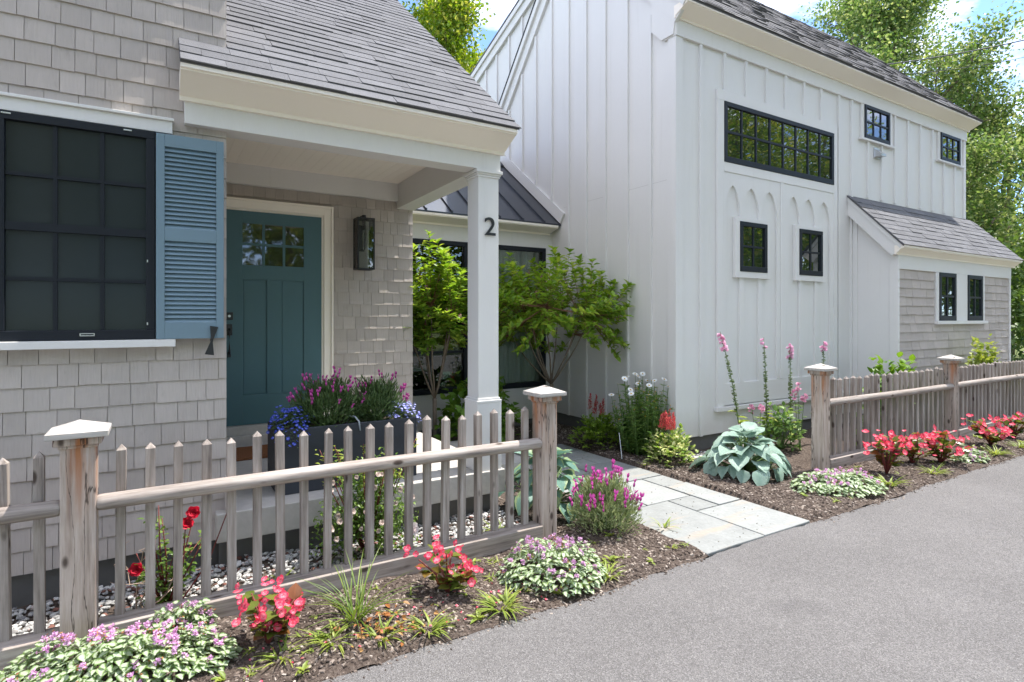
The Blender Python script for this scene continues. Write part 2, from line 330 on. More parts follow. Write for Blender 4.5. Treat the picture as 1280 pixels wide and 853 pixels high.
# ------------------------------------------------------------ ground, road, beds, path
def hz(x, y):
    x = np.asarray(x, float); y = np.asarray(y, float)
    n = .010*np.sin(3.1*x + 1.7*y) + .008*np.sin(7.3*x - 4.1*y + 1) + .006*np.sin(13*x + 11*y) + .004*np.sin(29*x - 23*y)
    return .012 + n + .02*np.clip((y - 2.6)/.6, 0, 1) - .03*np.clip((2.68 - y)/.1, 0, 1)
def edge_y(x):
    x = np.asarray(x, float); return 2.615 + .018*np.sin(1.9*x + .5) + .012*np.sin(5.3*x) + .007*np.sin(17*x + 2) + .004*np.sin(41*x)
g = G(); g.add([(-300,-300,-.10),(300,-300,-.10),(300,300,-.10),(-300,300,-.10)], [(0,1,2,3)]); g.obj('ground', M['soil'], kind='structure')
g = G(); xs = np.concatenate([np.linspace(-80,-2,40), np.arange(-1.95,13,.03), np.linspace(13.2,90,60)]); ey = edge_y(xs); n = len(xs)
v = np.concatenate([np.stack([xs, np.full(n,-8.5), np.full(n,0.)],1), np.stack([xs, ey-.05, np.full(n,.0)],1), np.stack([xs, ey, np.full(n,-.006)],1), np.stack([xs, ey+.006, np.full(n,-.06)],1)])
g.add(v, [(i+k*n, i+1+k*n, i+1+(k+1)*n, i+(k+1)*n) for i in range(n-1) for k in range(3)]); g.obj('road', M['asphalt'], kind='structure')
def bed(name, x0, x1, y0, y1, st=.05):
    nx, ny = int((x1-x0)/st)+1, int((y1-y0)/st)+1; X, Y = np.meshgrid(np.linspace(x0,x1,nx), np.linspace(y0,y1,ny)); Z = hz(X, Y)
    Z = np.where((X>3.16)&(X<4.38)&(Y<5.9), -.035, Z)
    g = G(); g.add(np.stack([X,Y,Z],-1).reshape(-1,3), [(j*nx+i, j*nx+i+1, (j+1)*nx+i+1, (j+1)*nx+i) for j in range(ny-1) for i in range(nx-1)])
    return g.obj(name, M['mulch'], smooth=True, kind='structure')
bed('mulch_bed', -3, 14.5, 2.60, 7.4)
# loose bark chips on the beds
def boxT():
    v = np.array([(x,y,z) for z in (0,1) for y in (-.5,.5) for x in (-.5,.5)], float); v[4:,:2] *= .7
    return v, [(0,2,3,1),(4,5,7,6),(0,1,5,4),(1,3,7,5),(3,2,6,7),(2,0,4,6)], np.zeros((8,2))
T_BOX = boxT()
def chips(n, x0, x1, y0, y1, skip, s0=.008, s1=.03):
    P = np.stack([RNG.uniform(x0,x1,n), RNG.uniform(y0,y1,n)],1); P = P[~skip(P[:,0],P[:,1])]; k = len(P)
    return np.column_stack([P, hz(P[:,0],P[:,1])-.001]), rdir(k,-.25,.25), nrm(np.column_stack([RNG.normal(0,.35,(k,2)), np.ones(k)])), RNG.uniform(s0,s1,k)
g = G()
onpath = lambda x,y: ((x>3.15)&(x<4.39)&(y<6)) | (y < edge_y(x)+.006)
for n, a in ((12500,(-2.2,2.5,2.6,3.33)), (3500,(2.4,3.2,2.6,4.1)), (7000,(4.36,5.8,2.6,4.6)), (3500,(4.36,5.05,4.6,7.0)), (6500,(5.7,11,2.6,3.33)), (1200,(2.45,3.2,4.1,6.9))):
    P,U,Nn,L = chips(n,*a,onpath); g.inst(T_BOX,P,U,Nn,L,L*RNG.uniform(.25,.6,len(L)),L*.25)
n = 700; xx = np.concatenate([RNG.uniform(-.2,3.1,n//2), RNG.uniform(4.4,11,n//2)]); yy = edge_y(xx)-np.abs(RNG.normal(0,.035,n)); L = RNG.uniform(.005,.02,n)
g.inst(T_BOX, np.column_stack([xx,yy,np.full(n,-.002)]), rdir(n,-.1,.1), (0,0,1), L, L*RNG.uniform(.3,.7,n), L*.3)
n = 260; xx = RNG.uniform(3.17,4.37,n); yy = RNG.uniform(2.65,5.8,n); L = RNG.uniform(.003,.012,n)
g.inst(T_BOX, np.column_stack([xx,yy,np.full(n,.0125)]), rdir(n,-.1,.1), (0,0,1), L, L*.5, L*.25)
g.obj('mulch_chips', M['chip'], kind='stuff', label='loose dark bark chips covering the planting beds', category='mulch')
# pale gravel between fence and house
def icoT():
    p = (1+5**.5)/2; v = nrm(np.array([(-1,p,0),(1,p,0),(-1,-p,0),(1,-p,0),(0,-1,p),(0,1,p),(0,-1,-p),(0,1,-p),(p,0,-1),(p,0,1),(-p,0,-1),(-p,0,1)],float))
    f = [(0,11,5),(0,5,1),(0,1,7),(0,7,10),(0,10,11),(1,5,9),(5,11,4),(11,10,2),(10,7,6),(7,1,8),(3,9,4),(3,4,2),(3,2,6),(3,6,8),(3,8,9),(4,9,5),(2,4,11),(6,2,10),(8,6,7),(9,8,1)]
    return v*(.8+.35*RNG.random((12,1))), f, np.zeros((12,2))
g = G(); ico = [icoT() for _ in range(4)]
for T in ico:
    n = 1300; P = np.column_stack([RNG.uniform(-2.0,2.35,n), RNG.uniform(3.44,4.08,n)]); L = RNG.uniform(.009,.021,n)
    g.inst(T, np.column_stack([P, hz(P[:,0],P[:,1])+L*.4+RNG.uniform(0,.012,n)]), rdir(n,-.3,.3), nrm(np.column_stack([RNG.normal(0,.3,(n,2)),np.ones(n)])), L, L*RNG.uniform(.6,1,n), L*.5)
    n = 90; P = np.column_stack([RNG.uniform(5.0,6.4,n), RNG.uniform(4.25,4.55,n)]); L = RNG.uniform(.012,.03,n)
    g.inst(T, np.column_stack([P, hz(P[:,0],P[:,1])+L*.3]), rdir(n,-.3,.3), (0,0,1), L, L*.8, L*.5)
g.obj('gravel', M['gravel'], kind='stuff', label='pale crushed gravel between the picket fence and the house', category='gravel')
# bluestone path, each flag a slab of its own
PATH = bpy.data.objects.new('path', G().box(3.17,4.37,2.66,5.9,-.09,-.028).mesh('path', M['mulch'])); COL.objects.link(PATH); PATH['kind'] = 'structure'
flags = [(3.16,3.80,2.622,3.57),(3.80,4.385,2.622,3.26),(3.80,4.09,3.26,3.57),(4.09,4.38,3.26,3.885),(3.16,3.56,3.57,4.185),(3.56,4.09,3.57,4.185),(4.09,4.375,3.885,4.185),(3.80,4.372,4.185,4.88),(3.494,3.80,4.185,4.48),(3.16,3.494,4.185,4.62),(3.494,3.80,4.48,4.62),(3.16,3.8,4.62,5.12),(3.8,4.12,4.88,5.14),(4.12,4.372,4.88,5.45),(3.8,4.12,5.14,5.9),(3.16,3.8,5.12,5.9),(4.12,4.372,5.45,5.9)]
for x0,x1,y0,y1 in flags:
    q = .0055; z1 = .011+U_(-.003,.003); g = G(); e = lambda: U_(-.004,.004); xm, ym = (x0+x1)/2+U_(-.05,.05), (y0+y1)/2
    pl = [(x0+q+e(),y0+q+e()),(xm,y0+q+e()),(x1-q+e(),y0+q+e()),(x1-q+e(),ym),(x1-q+e(),y1-q+e()),(xm,y1-q+e()),(x0+q+e(),y1-q+e()),(x0+q+e(),ym)]
    g.prism(pl,'z',-.026,z1); g.obj('flagstone', M['stone'], PATH, bevel=.006)
# ------------------------------------------------------------ generic builders
def shingle_mesh(h, butt, curl, mat, name='shingle'):
    """unit-wide wedge: origin at lower left on the wall plane, proud towards -Y"""
    g = G(); zs = (0, .032, h); ys = (-(butt+curl), -(butt*.9), -.004)
    v = []
    for z, y in zip(zs, ys): v += [(0,y,z),(1,y,z)]
    v += [(0,-.001,0),(1,-.001,0),(0,-.001,h),(1,-.001,h)]
    g.add(v, [(0,1,3,2),(2,3,5,4),(6,7,1,0),(6,0,2),(6,2,4),(6,4,8),(7,3,1),(7,5,3),(7,9,5),(4,5,9,8),(6,8,9,7)]); return g.mesh(name, mat)
def rect_sub(r, holes):
    rs = [r]
    for hx0,hx1,hz0,hz1 in holes:
        out_ = []
        for x0,x1,z0,z1 in rs:
            if hx1<=x0 or hx0>=x1 or hz1<=z0 or hz0>=z1: out_.append((x0,x1,z0,z1)); continue
            if hx0>x0: out_.append((x0,hx0,z0,z1))
            if hx1<x1: out_.append((hx1,x1,z0,z1))
            a, b = max(x0,hx0), min(x1,hx1)
            if hz0>z0: out_.append((a,b,z0,hz0))
            if hz1<z1: out_.append((a,b,hz1,z1))
        rs = out_
    return [q for q in rs if q[1]-q[0]>.012 and q[3]-q[2]>.012]
def shingle_wall(parent, Y, x0, x1, z0, z1, holes, meshes, H, E=.127, jy=.14, wmin=.085, wmax=.165, name='wall_shingle', zlim=None, as_stuff=None):
    z = z0; cnt = 0
    while z < z1-.01:
        x = x0 - U_(0,.08)
        while x < x1-.004:
            wd = U_(wmin,wmax); xa, xb = max(x,x0), min(x+wd,x1)
            if x1-xb < .03: xb = x1
            for a,b,c,d in rect_sub((xa,xb,z,min(z+E,z1)), holes):
                if b-a < .012: continue
                hh = (d-c)/E; me = random.choice(meshes)
                zj = U_(-.0025,.0025) if c == z else 0
                if hh > .99: sc = 1.0
                else: sc = (d-c)/H
                place(name, me, parent, (a+.0015, Y, c+zj), None, (b-a-.003, U_(1-jy,1+jy), sc)); cnt += 1
            x = xb if xb == x1 else x+wd
        z += E
    return cnt
def window(parent, x0, x1, z0, z1, Y, cols, rows, fr=.035, mt=.016, glass='pane', rail=None, proud=.03, label=None, frm='frame'):
    """dark sash: frame mesh (part), each pane and each glazing bar a sub-part. Y = wall face"""
    g = G(); yf = Y-proud; yb = Y+.01
    g.box(x0,x1,yf,yb,z0,z0+fr*1.25); g.box(x0,x1,yf,yb,z1-fr,z1); g.box(x0,x0+fr,yf+.0007,yb,z0+fr*1.25,z1-fr); g.box(x1-fr,x1,yf+.0007,yb,z0+fr*1.25,z1-fr)
    w_ = g.obj('window', M[frm], parent, bevel=.003)
    if label: w_['label'] = label
    xi0, xi1, zi0, zi1 = x0+fr, x1-fr, z0+fr*1.25, z1-fr
    pw, ph = (xi1-xi0)/cols, (zi1-zi0)/rows
    for i in range(cols):
        for j in range(rows):
            G().box(xi0+i*pw+mt/2*(i>0)+.0004, xi0+(i+1)*pw-mt/2*(i<cols-1)-.0004, Y-.008, Y-.003, zi0+j*ph+mt/2*(j>0)+.0004, zi0+(j+1)*ph-mt/2*(j<rows-1)-.0004).obj('pane', M[glass], w_)
    for i in range(1,cols): G().box(xi0+i*pw-mt/2, xi0+i*pw+mt/2, Y-.019, Y+.004, zi0, zi1).obj('muntin', M[frm], w_)
    for j in range(1,rows):
        k = mt*2.2 if rail == j else mt
        G().box(xi0, xi1, Y-(.026 if rail == j else .0205), Y+.0035, zi0+j*ph-k/2, zi0+j*ph+k/2).obj('meeting_rail' if rail == j else 'muntin', M[frm], w_)
    return w_
def trim(parent, name, mat, *boxes, bevel=.003):
    g = G()
    for b in boxes: g.box(*b)
    return g.obj(name, M[mat], parent, bevel=bevel)
def crown(parent, x0, x1, yb, zb, yt, zt, name='eave_moulding'):
    g = G(); lip = .028
    g.prism([(yb,zb-.03),(yb-.022,zb-.03),(yb-.022,zb-.006),(yb-.035,zb),(yt+.03,zt-.05),(yt,zt-lip-.012),(yt,zt-lip),(yt-.012,zt-lip),(yt-.012,zt),(yb,zt)], 'x', x0, x1); return g.obj(name, M['crown'], parent)
# ------------------------------------------------------------ the shingled house with the porch
HW = 4.09                                     # front wall plane
house = thing('shingled_house', 'grey shingled house with teal front door, blue shutter and gabled porch roof', 'house', (0, HW, 0))
wall = G().box(-4.5,.37,HW,9.5,.2,4.3).box(.37,2.40,6.0,9.5,.3,3.6).obj('wall', M['shingle'], house)
G().box(-4.48,.34,HW+.03,9.4,-.15,.2).box(.34,2.36,4.07,9.3,-.15,.19).obj('foundation', M['foundation'], house)
H_ = .135
flat = [shingle_mesh(H_, b, c_, M['shingle']) for b, c_ in ((.0120,.001),(.0125,.0008),(.0130,.0005))]
curl = [shingle_mesh(H_, b, c_, M['shingle']) for b, c_ in ((.009,.004),(.010,.0055),(.011,.003))]
win_hole = (-.80,.0,1.44,2.80)
shingle_wall(wall, HW, -.95, .383, .203, 3.72, [win_hole], flat, H_, jy=.05)
# rest of the cladding, outside the picture
g = G(); z = .203
while z < 4.2:
    x = -4.5; xe = -.953 if z < 3.70 else .38
    while x < xe:
        wd = U_(.085,.165); g.box(x+.0015,min(x+wd,xe)-.0015,HW-.012+U_(-.0008,.0008),HW-.002,z+.002,z+.125); x += wd
    if z > 3.3: g.box(.372,.383,HW+.002,8.9,z+.002,z+.125)
    z += .127
g.obj('upper_shingles', M['shingle'], wall, kind='stuff')
shingle_wall(wall, 6.0, .40, 2.412, .60, 2.862, [(.40,1.552,.0,2.75)], curl, H_, wmin=.075, wmax=.15)
G().box(.40,2.40,5.985,6.005,.385,.598).obj('base_board', M['foundation'], house)
# double-hung window with head, sill, shutter
W0 = HW-.028
trim(house,'window_head','white',(-.80,.085,HW-.05,HW,2.712,2.785),(-.80,.092,HW-.066,HW,2.785,2.803))
trim(house,'window_sill','white',(-.80,.10,HW-.085,HW,1.430,1.474))
wn = window(house,-.732,-.004,1.476,2.708,W0,3,4,fr=.045,mt=.02,glass='screen',rail=2,proud=.034,label='dark double hung window beside the blue shutter')
trim(wn,'sash_lift','alum',(-.36,-.30,W0-.041,W0-.035,1.499,1.503),(-.36,-.30,W0-.041,W0-.035,1.511,1.515),(-.364,-.36,W0-.041,W0-.035,1.499,1.515),(-.30,-.296,W0-.041,W0-.035,1.499,1.515),bevel=0)
trim(wn,'screen_clip','alum',(-.70,-.66,W0-.039,W0-.0345,2.690,2.697),(-.16,-.12,W0-.039,W0-.0345,2.690,2.697),bevel=0)
trim(wn,'screen_clip','alum',(-.046,-.040,W0-.039,W0-.0345,1.56,1.575),(-.046,-.040,W0-.039,W0-.0345,1.93,1.945),bevel=0)
SY = HW-.085; zb, zt = 1.476, 2.698
g = G(); 
g.box(.0,.044,SY,SY+.035,zb,zt); g.box(.318,.360,SY,SY+.035,zb,zt)
for a,b in ((zb,1.574),(2.062,2.138),(2.624,zt)): g.box(.044,.318,SY+.0008,SY+.0342,a,b)
sh = g.obj('shutter', M['blue'], house, bevel=.002)
sh['label'] = 'pale blue louvred shutter'
lv = G(); lv.prism([(SY+.003,-.003),(SY+.007,-.005),(SY+.027,.024),(SY+.022,.0255)],'x',.0445,.3175); lm = lv.mesh('louver', M['blue'])
for za, zc in ((1.574,2.062),(2.138,2.624)):
    for k in range(18): place('louver', lm, sh, (0,0,za+.004+k*(zc-za)/18.05))
G().box(.0445,.3175,SY+.033,SY+.0345,1.58,2.62).obj('shutter_back', M['frame'], sh)
# shutter dog
g = G(); dx, dz, an = .293, 1.462, math.radians(9)
pts = [(-.024,.088),(.022,.088),(.007,.01),(.007,-.01),(.026,-.088),(-.026,-.088),(-.007,-.01),(-.007,.01)]
pts = [(dx+p*math.cos(an)+q*math.sin(an), dz-p*math.sin(an)+q*math.cos(an)) for p,q in pts][::-1]
g.prism(pts,'y',SY-.014,SY-.004); g.tube([(dx,SY-.02,dz),(dx,HW-.012,dz)],.006,8); g.obj('shutter_dog', M['black'], house)
# porch slab, foundation under it, door sill, steps
G().box(.318,2.40,3.99,6.02,.205,.385).obj('porch_slab', M['concrete'], house, bevel=.006)
trim(house,'door_sill','concrete',(.45,1.50,5.86,6.0,.386,.505),(.47,1.46,5.90,6.0,.5055,.590))
trim(house,'side_step','concrete',(2.405,3.15,4.75,5.95,-.05,.20),bevel=.006)
G().box(.372,.384,3.995,4.075,.206,.60).obj('corner_board', M['shingle'], house)
# door
DY = 6.02
g = G(); g.box(.50,1.421,DY-.045,DY+.02,.592,2.615)
dr = g.obj('door', M['teal'], house, bevel=.002)
def dframe(x0,x1,z0,z1,nm='panel'):
    t_ = .014; g = G()
    g.box(x0-.02,x1+.02,DY-.055,DY-.0455,z1,z1+.02) if nm != 'panel' else None
    return g
yd = DY-.045
g = G()                                        # raised stiles and rails leave the panels recessed
for b in ((.50,.694,.592,2.615),(1.25,1.421,.592,2.615),(.694,1.25,2.50,2.615),(.694,1.25,1.968,2.106),(.694,1.25,.592,.872),(.909,1.038,.872,1.968)):
    g.box(b[0],b[1],yd-.012,yd-.0003,b[2],b[3])
g.obj('stile_and_rail', M['teal'], dr, bevel=.002)
pw, ph = (1.25-.694)/3, (2.50-2.106)/2
for i in range(3):
    for j in range(2): G().box(.694+i*pw+.012*(i>0),.694+(i+1)*pw-.012*(i<2),yd-.005,yd-.0005,2.106+j*ph+.012*(j>0),2.106+(j+1)*ph-.012*(j<1)).obj('pane', M['doorglass'], dr)
for i in (1,2): G().box(.694+i*pw-.012,.694+i*pw+.012,yd-.0095,yd-.0004,2.106,2.50).obj('muntin', M['teal'], dr)
G().box(.694,1.25,yd-.0098,yd-.0006,2.106+ph-.012,2.106+ph+.012).obj('muntin', M['teal'], dr)
for x0,x1 in ((.694,.909),(1.038,1.25)): G().box(x0+.012,x1-.012,yd-.004,yd-.0002,.884,1.956).obj('panel', M['teal'], dr, bevel=.004)
g = G(); g.box(.545,.612,yd-.032,yd-.0125,1.585,1.655); g.obj('deadbolt', M['black'], dr, bevel=.004)
G().tube([(.58,yd-.040,1.62),(.58,yd-.031,1.62)],.012,10).obj('keyhole', M['alum'], dr)
g = G(); g.box(.552,.606,yd-.030,yd-.0125,1.44,1.545); g.tube([(.58,yd-.028,1.50),(.58,yd-.06,1.48),(.58,yd-.065,1.40),(.58,yd-.06,1.29),(.58,yd-.028,1.265)],.010,8); g.box(.566,.594,yd-.03,yd-.0125,1.235,1.285); g.obj('handle', M['black'], dr, bevel=.002)
g = G()
for a0,a1,b in ((0,.022,.012),(.022,.092,.026),(.092,.114,.040)):
    g.box(1.425+a0,1.425+a1,6.0-b-.012,6.0,.56,2.617+a1); g.box(.44,1.425+a0,6.0-b-.012,6.0,2.617+a0+.0002,2.617+a1)
    g.box(.44-a1*.2,.495-a0*.3,6.0-b-.0118,6.0,.56,2.617+a0)
g.obj('door_casing', M['crown'], house, bevel=.002)
# porch beams, ceiling, column
BB, BT = 2.785, 2.945
g = G(); g.box(.148,2.372,4.02,4.20,BB,3.04); g.obj('front_beam', M['white'], house, bevel=.003)
trim(house,'beam_bead','crown',(.385,2.35,4.203,4.24,2.80,2.86),bevel=.008)
g = G(); g.add([(2.185,4.20,BB+.004),(2.37,4.20,BB+.004),(2.42,6.0,BB+.004),(2.225,6.0,BB+.004),(2.185,4.20,3.06),(2.37,4.20,3.06),(2.42,6.0,3.06),(2.225,6.0,3.06)],[(0,3,2,1),(4,5,6,7),(0,1,5,4),(1,2,6,5),(2,3,7,6),(3,0,4,7)]); g.obj('side_beam', M['white'], house)
G().box(.36,2.222,5.94,5.998,2.864,3.06).obj('wall_beam', M['white'], house, bevel=.003)
g = G(); x = .36
while x < 2.22: g.box(x,min(x+.0905,2.23),4.2,5.96,3.05,3.07); x += .092
g.box(.36,2.3,4.1,6.0,3.071,3.09); g.obj('porch_ceiling', M['ceiling'], house)
cx0,cx1,cy0 = 2.172,2.357,4.026; cw = cx1-cx0
g = G(); g.box(cx0,cx1,cy0,cy0+cw,.93,BB-.002)
g.box(cx0-.018,cx1+.018,cy0-.016,cy0+cw+.018,.386,.925); g.box(cx0-.020,cx1+.020,cy0-.0185,cy0+cw+.020,.925,.945); g.box(cx0-.010,cx1+.010,cy0-.009,cy0+cw+.010,.945,.962)
for a,z0_,z1_ in ((.008,2.725,2.742),(.016,2.742,2.756),(.026,2.756,BB-.003)): g.box(cx0-a,cx1+a,cy0-a,cy0+cw+a,z0_,z1_)
colm = g.obj('column', M['white'], house, bevel=.003)
fc = bpy.data.curves.new('house_number','FONT'); fc.body = '2'; fc.size = .205; fc.extrude = .004; fc.bevel_depth = .0008; fc.align_x = 'CENTER'
fo = bpy.data.objects.new('tmp_number', fc); COL.objects.link(fo); dg = bpy.context.evaluated_depsgraph_get(); nm = bpy.data.meshes.new_from_object(fo.evaluated_get(dg)); bpy.data.objects.remove(fo)
nm.materials.clear(); nm.materials.append(M['black'])
zs_ = [v_.co.y for v_ in nm.vertices]; zc0 = min(zs_)
place('house_number', nm, colm, (2.272, cy0-.012, 2.262-zc0), (math.radians(90),0,0), (1.1,1,1), label='black numeral 2')
crown(house,.120,2.398,4.02,2.945,3.815,3.072)
# porch roof
RY0,RZ0,RS = 3.80,3.088,.838
G().prism([(RY0,RZ0-.02),(RY0,RZ0-.006),(7.6,RZ0-.006+RS*(7.6-RY0)),(11.4,RZ0-.006),(11.4,RZ0-.06),(7.6,RZ0-.04+RS*(7.6-RY0))],'x',.384,2.415).obj('roof', M['roof_i'], house)
RF = [o for o in house.children if o.name.startswith('roof')][0]
G().prism([(RY0,RZ0-.022),(RY0,RZ0-.006),(4.085,RZ0-.006+RS*.285),(4.085,RZ0-.03+RS*.285)],'x',.116,.382).obj('roof_return', M['roof_i'], house)
def roof_shingles(parent, x0, x1, y0, z0, slope, ymax, E, xa=None, wmin=.22, wmax=.40, name='roof_shingle', mat='roof'):
    an = math.atan(slope); ca, sa = math.cos(an), math.sin(an); n = int((ymax-y0)/ca/E); meshes = []
    for th in (.006,.009,.012):
        g = G(); h = E*1.25; g.add([(0,0,0),(1,0,0),(1,h,-.003),(0,h,-.003),(0,0,th),(1,0,th),(1,h,.0),(0,h,.0)],[(0,3,2,1),(4,5,6,7),(0,1,5,4),(1,2,6,5),(2,3,7,6),(3,0,4,7)]); meshes.append(g.mesh('roof_shingle', M[mat]))
    for k in range(n):
        y, z = y0+k*E*ca, z0+k*E*sa; xs0 = xa(y) if xa else x0; x = xs0-U_(0,.2)
        while x < x1-.01:
            wd = U_(wmin,wmax); a, b = max(x,xs0), min(x+wd,x1)
            if x1-b < .05: b = x1
            if b-a > .01: place(name, random.choice(meshes), parent, (a+.001,y-.012*ca,z-.012*sa+.001), (an,0,0), (b-a-.002,1,1))
            x = b if b == x1 else x+wd
roof_shingles(RF, .12, 2.425, RY0, RZ0-.004, RS, 7.45, .125, xa=lambda y: .118 if y < 4.03 else .386)
G().prism([(RY0,RZ0-.022),(RY0+.02,RZ0-.022),(7.6,RZ0-.03+RS*3.8),(7.6,RZ0-.20+RS*3.8),(4.2,RZ0-.20+RS*.4)],'x',2.376,2.396).obj('rake_board', M['crown'], house)
# gable fill between porch beam and roof
G().prism([(4.05,3.06),(4.2,3.06+.1),(6.0,3.06+RS*1.75),(7.6,3.06+RS*3.3),(9.4,3.2),(9.4,3.0)],'x',2.30,2.372).obj('gable_wall', M['shingle'], house)
G().prism([(3.95,4.3),(6.8,6.4),(9.6,4.3)],'x',-4.6,.42).obj('upper_roof', M['roof_i'], house)
# ------------------------------------------------------------ glazed link between house and barn
link = thing('link_building', 'low white link with dark standing seam metal roof between house and barn', 'building', (3.7,7.1,0))
LY = 7.1
g = G()
for b in ((2.30,2.56,.12,2.97),(3.66,3.92,.12,2.97),(4.965,5.09,.12,2.97)): g.box(b[0],b[1],LY,LY+.14,b[2],b[3])
for x0,x1 in ((2.56,3.66),(3.92,4.965)): g.box(x0,x1,LY,LY+.14,.12,.585); g.box(x0,x1,LY,LY+.14,2.645,2.97)
g.obj('wall', M['white'], link)
G().box(2.3,5.09,LY+.02,LY+.2,-.15,.118).obj('foundation', M['foundation'], link)
rm = G().box(2.3,5.08,9.5,9.6,.1,3.0).box(2.3,5.08,LY+.15,9.5,.1,.15).box(2.3,5.08,LY+.15,9.5,2.9,2.96).obj('room_shell', M['room'], link)
for x0,x1,nm_ in ((2.56,3.66,3),(3.92,4.965,2)):
    wn = window(link,x0,x1,.585,2.645,LY+.03,nm_-1,1 if nm_==2 else 4,fr=.06,mt=.03,glass='clear',proud=.055)
g = G(); xs = np.linspace(4.0,4.9,60); v = []
for z_ in (.62,2.6):
    for i,x in enumerate(xs): v.append((x, LY+.16+.028*math.sin(i*1.35)+.01*math.sin(i*.5), z_))
g.add(v,[(i,i+1,i+61,i+60) for i in range(59)]); g.obj('curtain', M['curtain'], link, smooth=True)
g = G(); g.box(2.7,3.55,8.0,8.6,.82,.86)
for x in (2.75,3.5): g.box(x,x+.05,8.05,8.1,.15,.82)
g.obj('indoor_table', M['curtain'], link)
G().prism([(6.86,2.965),(6.86,2.985),(8.60,4.285),(10.3,2.985),(10.3,2.90),(8.6,4.2),(7.1,2.965)],'x',2.42,5.085).obj('roof', M['metal'], link)
lr = [o for o in link.children if o.name.startswith('roof')][0]
sm = G().prism([(6.86,2.98),(6.86,3.015),(8.58,4.30),(8.58,4.27)],'x',-.011,.011).mesh('seam', M['metal'])
for x in (2.58,2.948,3.315,3.68,4.047,4.425,4.794): place('seam', sm, lr, (x,0,0))
G().prism([(8.45,4.20),(8.60,4.325),(8.75,4.20),(8.60,4.29)],'x',2.42,5.083).obj('ridge_cap', M['metal'], lr)
crown(link,2.42,5.04,7.1,2.875,6.875,2.963)
# ------------------------------------------------------------ the white barn
BX, BYF = 5.09, 4.66; BX1 = 12.65
barn = thing('white_barn', 'tall white board and batten barn with dark windows and shingled lean-to', 'barn', (8.9,6.6,0))
bw = G().prism([(BYF,.2),(BYF,5.06),(6.5,7.17),(10.5,5.75),(10.5,.2)],'x',BX,BX1).obj('wall', M['white'], barn)
G().prism([(BYF+.035,-.15),(BYF+.035,.198),(10.4,.198),(10.4,-.15)],'x',BX+.035,BX1-.03).obj('foundation', M['foundation'], barn)
bt = G().box(-.022,.022,-.027,0,0,1).mesh('batten', M['white']); 
def fbat(x,z0,z1): place('batten', bt, bw, (x,BYF,z0), None, (1,1,z1-z0))
F0 = 4.845
for x in (5.50,): fbat(x,.2,F0)
for x in (5.926,6.344,6.755,7.17,7.589,8.003): fbat(x,4.386,F0)
fbat(8.46,.2,F0); fbat(8.80,.2,F0)
for x in (9.265,9.669): fbat(x,3.44,4.318)
for x in (10.08,10.511,10.93,11.369): fbat(x,3.44,F0)
for x in (11.80,12.226): fbat(x,3.44,4.34)
def gz0(y): return .2 if y < 6.9 else 2.98+.75*(y-6.86)+.16
def gtop_f(y): return 4.83+1.08*(y-BYF)
def irake(y): return 5.16+1.12*(8.573-y)
def orake(y): return 7.215-.354*(y-6.5)
gb = G().box(-.027,0,-.022,.022,0,1).mesh('batten', M['white'])
for y in (5.045,5.45,5.87,6.272,6.671,7.09,7.511,7.913,8.319,8.734,9.119,9.53):
    z0_ = gz0(y)
    if y < 6.6: z1_ = gtop_f(y)
    else:
        z1_ = irake(y)-.33
        place('batten', gb, bw, (BX,y,irake(y)+.02), None, (1,1,max(.05,orake(y)-.22-irake(y))))
    if z1_ > z0_: place('batten', gb, bw, (BX,y,z0_), None, (1,1,z1_-z0_))
trim(barn,'corner_board','white',(BX-.021,BX+.10,BYF-.021,BYF,.2,4.86),(BX-.0209,BX,BYF,BYF+.10,.2,4.86))
trim(barn,'corner_board','white',(BX1-.07,BX1+.02,BYF-.021,BYF,3.42,4.86))
def slopebox(g, x0, x1, pa, pb, t0, t1):
    (y0,z0),(y1,z1) = pa,pb; d = math.hypot(y1-y0,z1-z0); ny,nz_ = -(z1-z0)/d,(y1-y0)/d
    if nz_ < 0: ny,nz_ = -ny,-nz_
    g.prism([(y0+ny*t0,z0+nz_*t0),(y1+ny*t0,z1+nz_*t0),(y1+ny*t1,z1+nz_*t1),(y0+ny*t1,z0+nz_*t1)],'x',x0,x1)
# rakes: front slope, back slope, long low slope behind
g = G(); slopebox(g,BX-.05,BX-.001,(4.45,5.165),(6.5,7.245),-.25,-.012); slopebox(g,BX-.075,BX-.0012,(4.44,5.16),(6.5,7.246),-.07,-.006); g.prism([(4.455,5.13),(4.63,5.03),(4.66,4.86),(4.84,4.86),(5.0,5.02),(5.0,5.6)],'x',BX-.045,BX-.0016); g.obj('rake_board', M['white'], barn)
g = G(); slopebox(g,BX-.045,BX-.001,(6.9,irake(6.9)),(9.0,irake(9.0)),-.20,0); slopebox(g,BX-.085,BX-.0013,(6.9,irake(6.9)+.001),(9.0,irake(9.0)+.001),-.055,.03); g.obj('rake_board', M['white'], barn)
g = G(); slopebox(g,BX-.095,BX-.0015,(6.9,irake(6.9)+.002),(9.0,irake(9.0)+.002),.032,.05); g.obj('rake_flashing', M['frame'], barn)
g = G(); slopebox(g,BX-.05,BX-.001,(6.52,orake(6.52)),(10.6,orake(10.6)),-.20,0); slopebox(g,BX-.08,BX-.0013,(6.52,orake(6.52)+.001),(10.6,orake(10.6)+.001),-.06,.02); g.obj('rake_board', M['white'], barn)
jm = m_flat('caulked_joint', (.50, .49, .47), .8); ys_ = [4.67+.10,5.045,5.45,5.87,6.272,6.671,7.09,7.511,7.913]
for a_,b_ in zip(ys_[:-1],ys_[1:]):
    if random.random() < .8: G().box(BX-.0014,BX,a_+.024,b_-.024,3.218,3.2215).obj('board_joint', jm, bw)
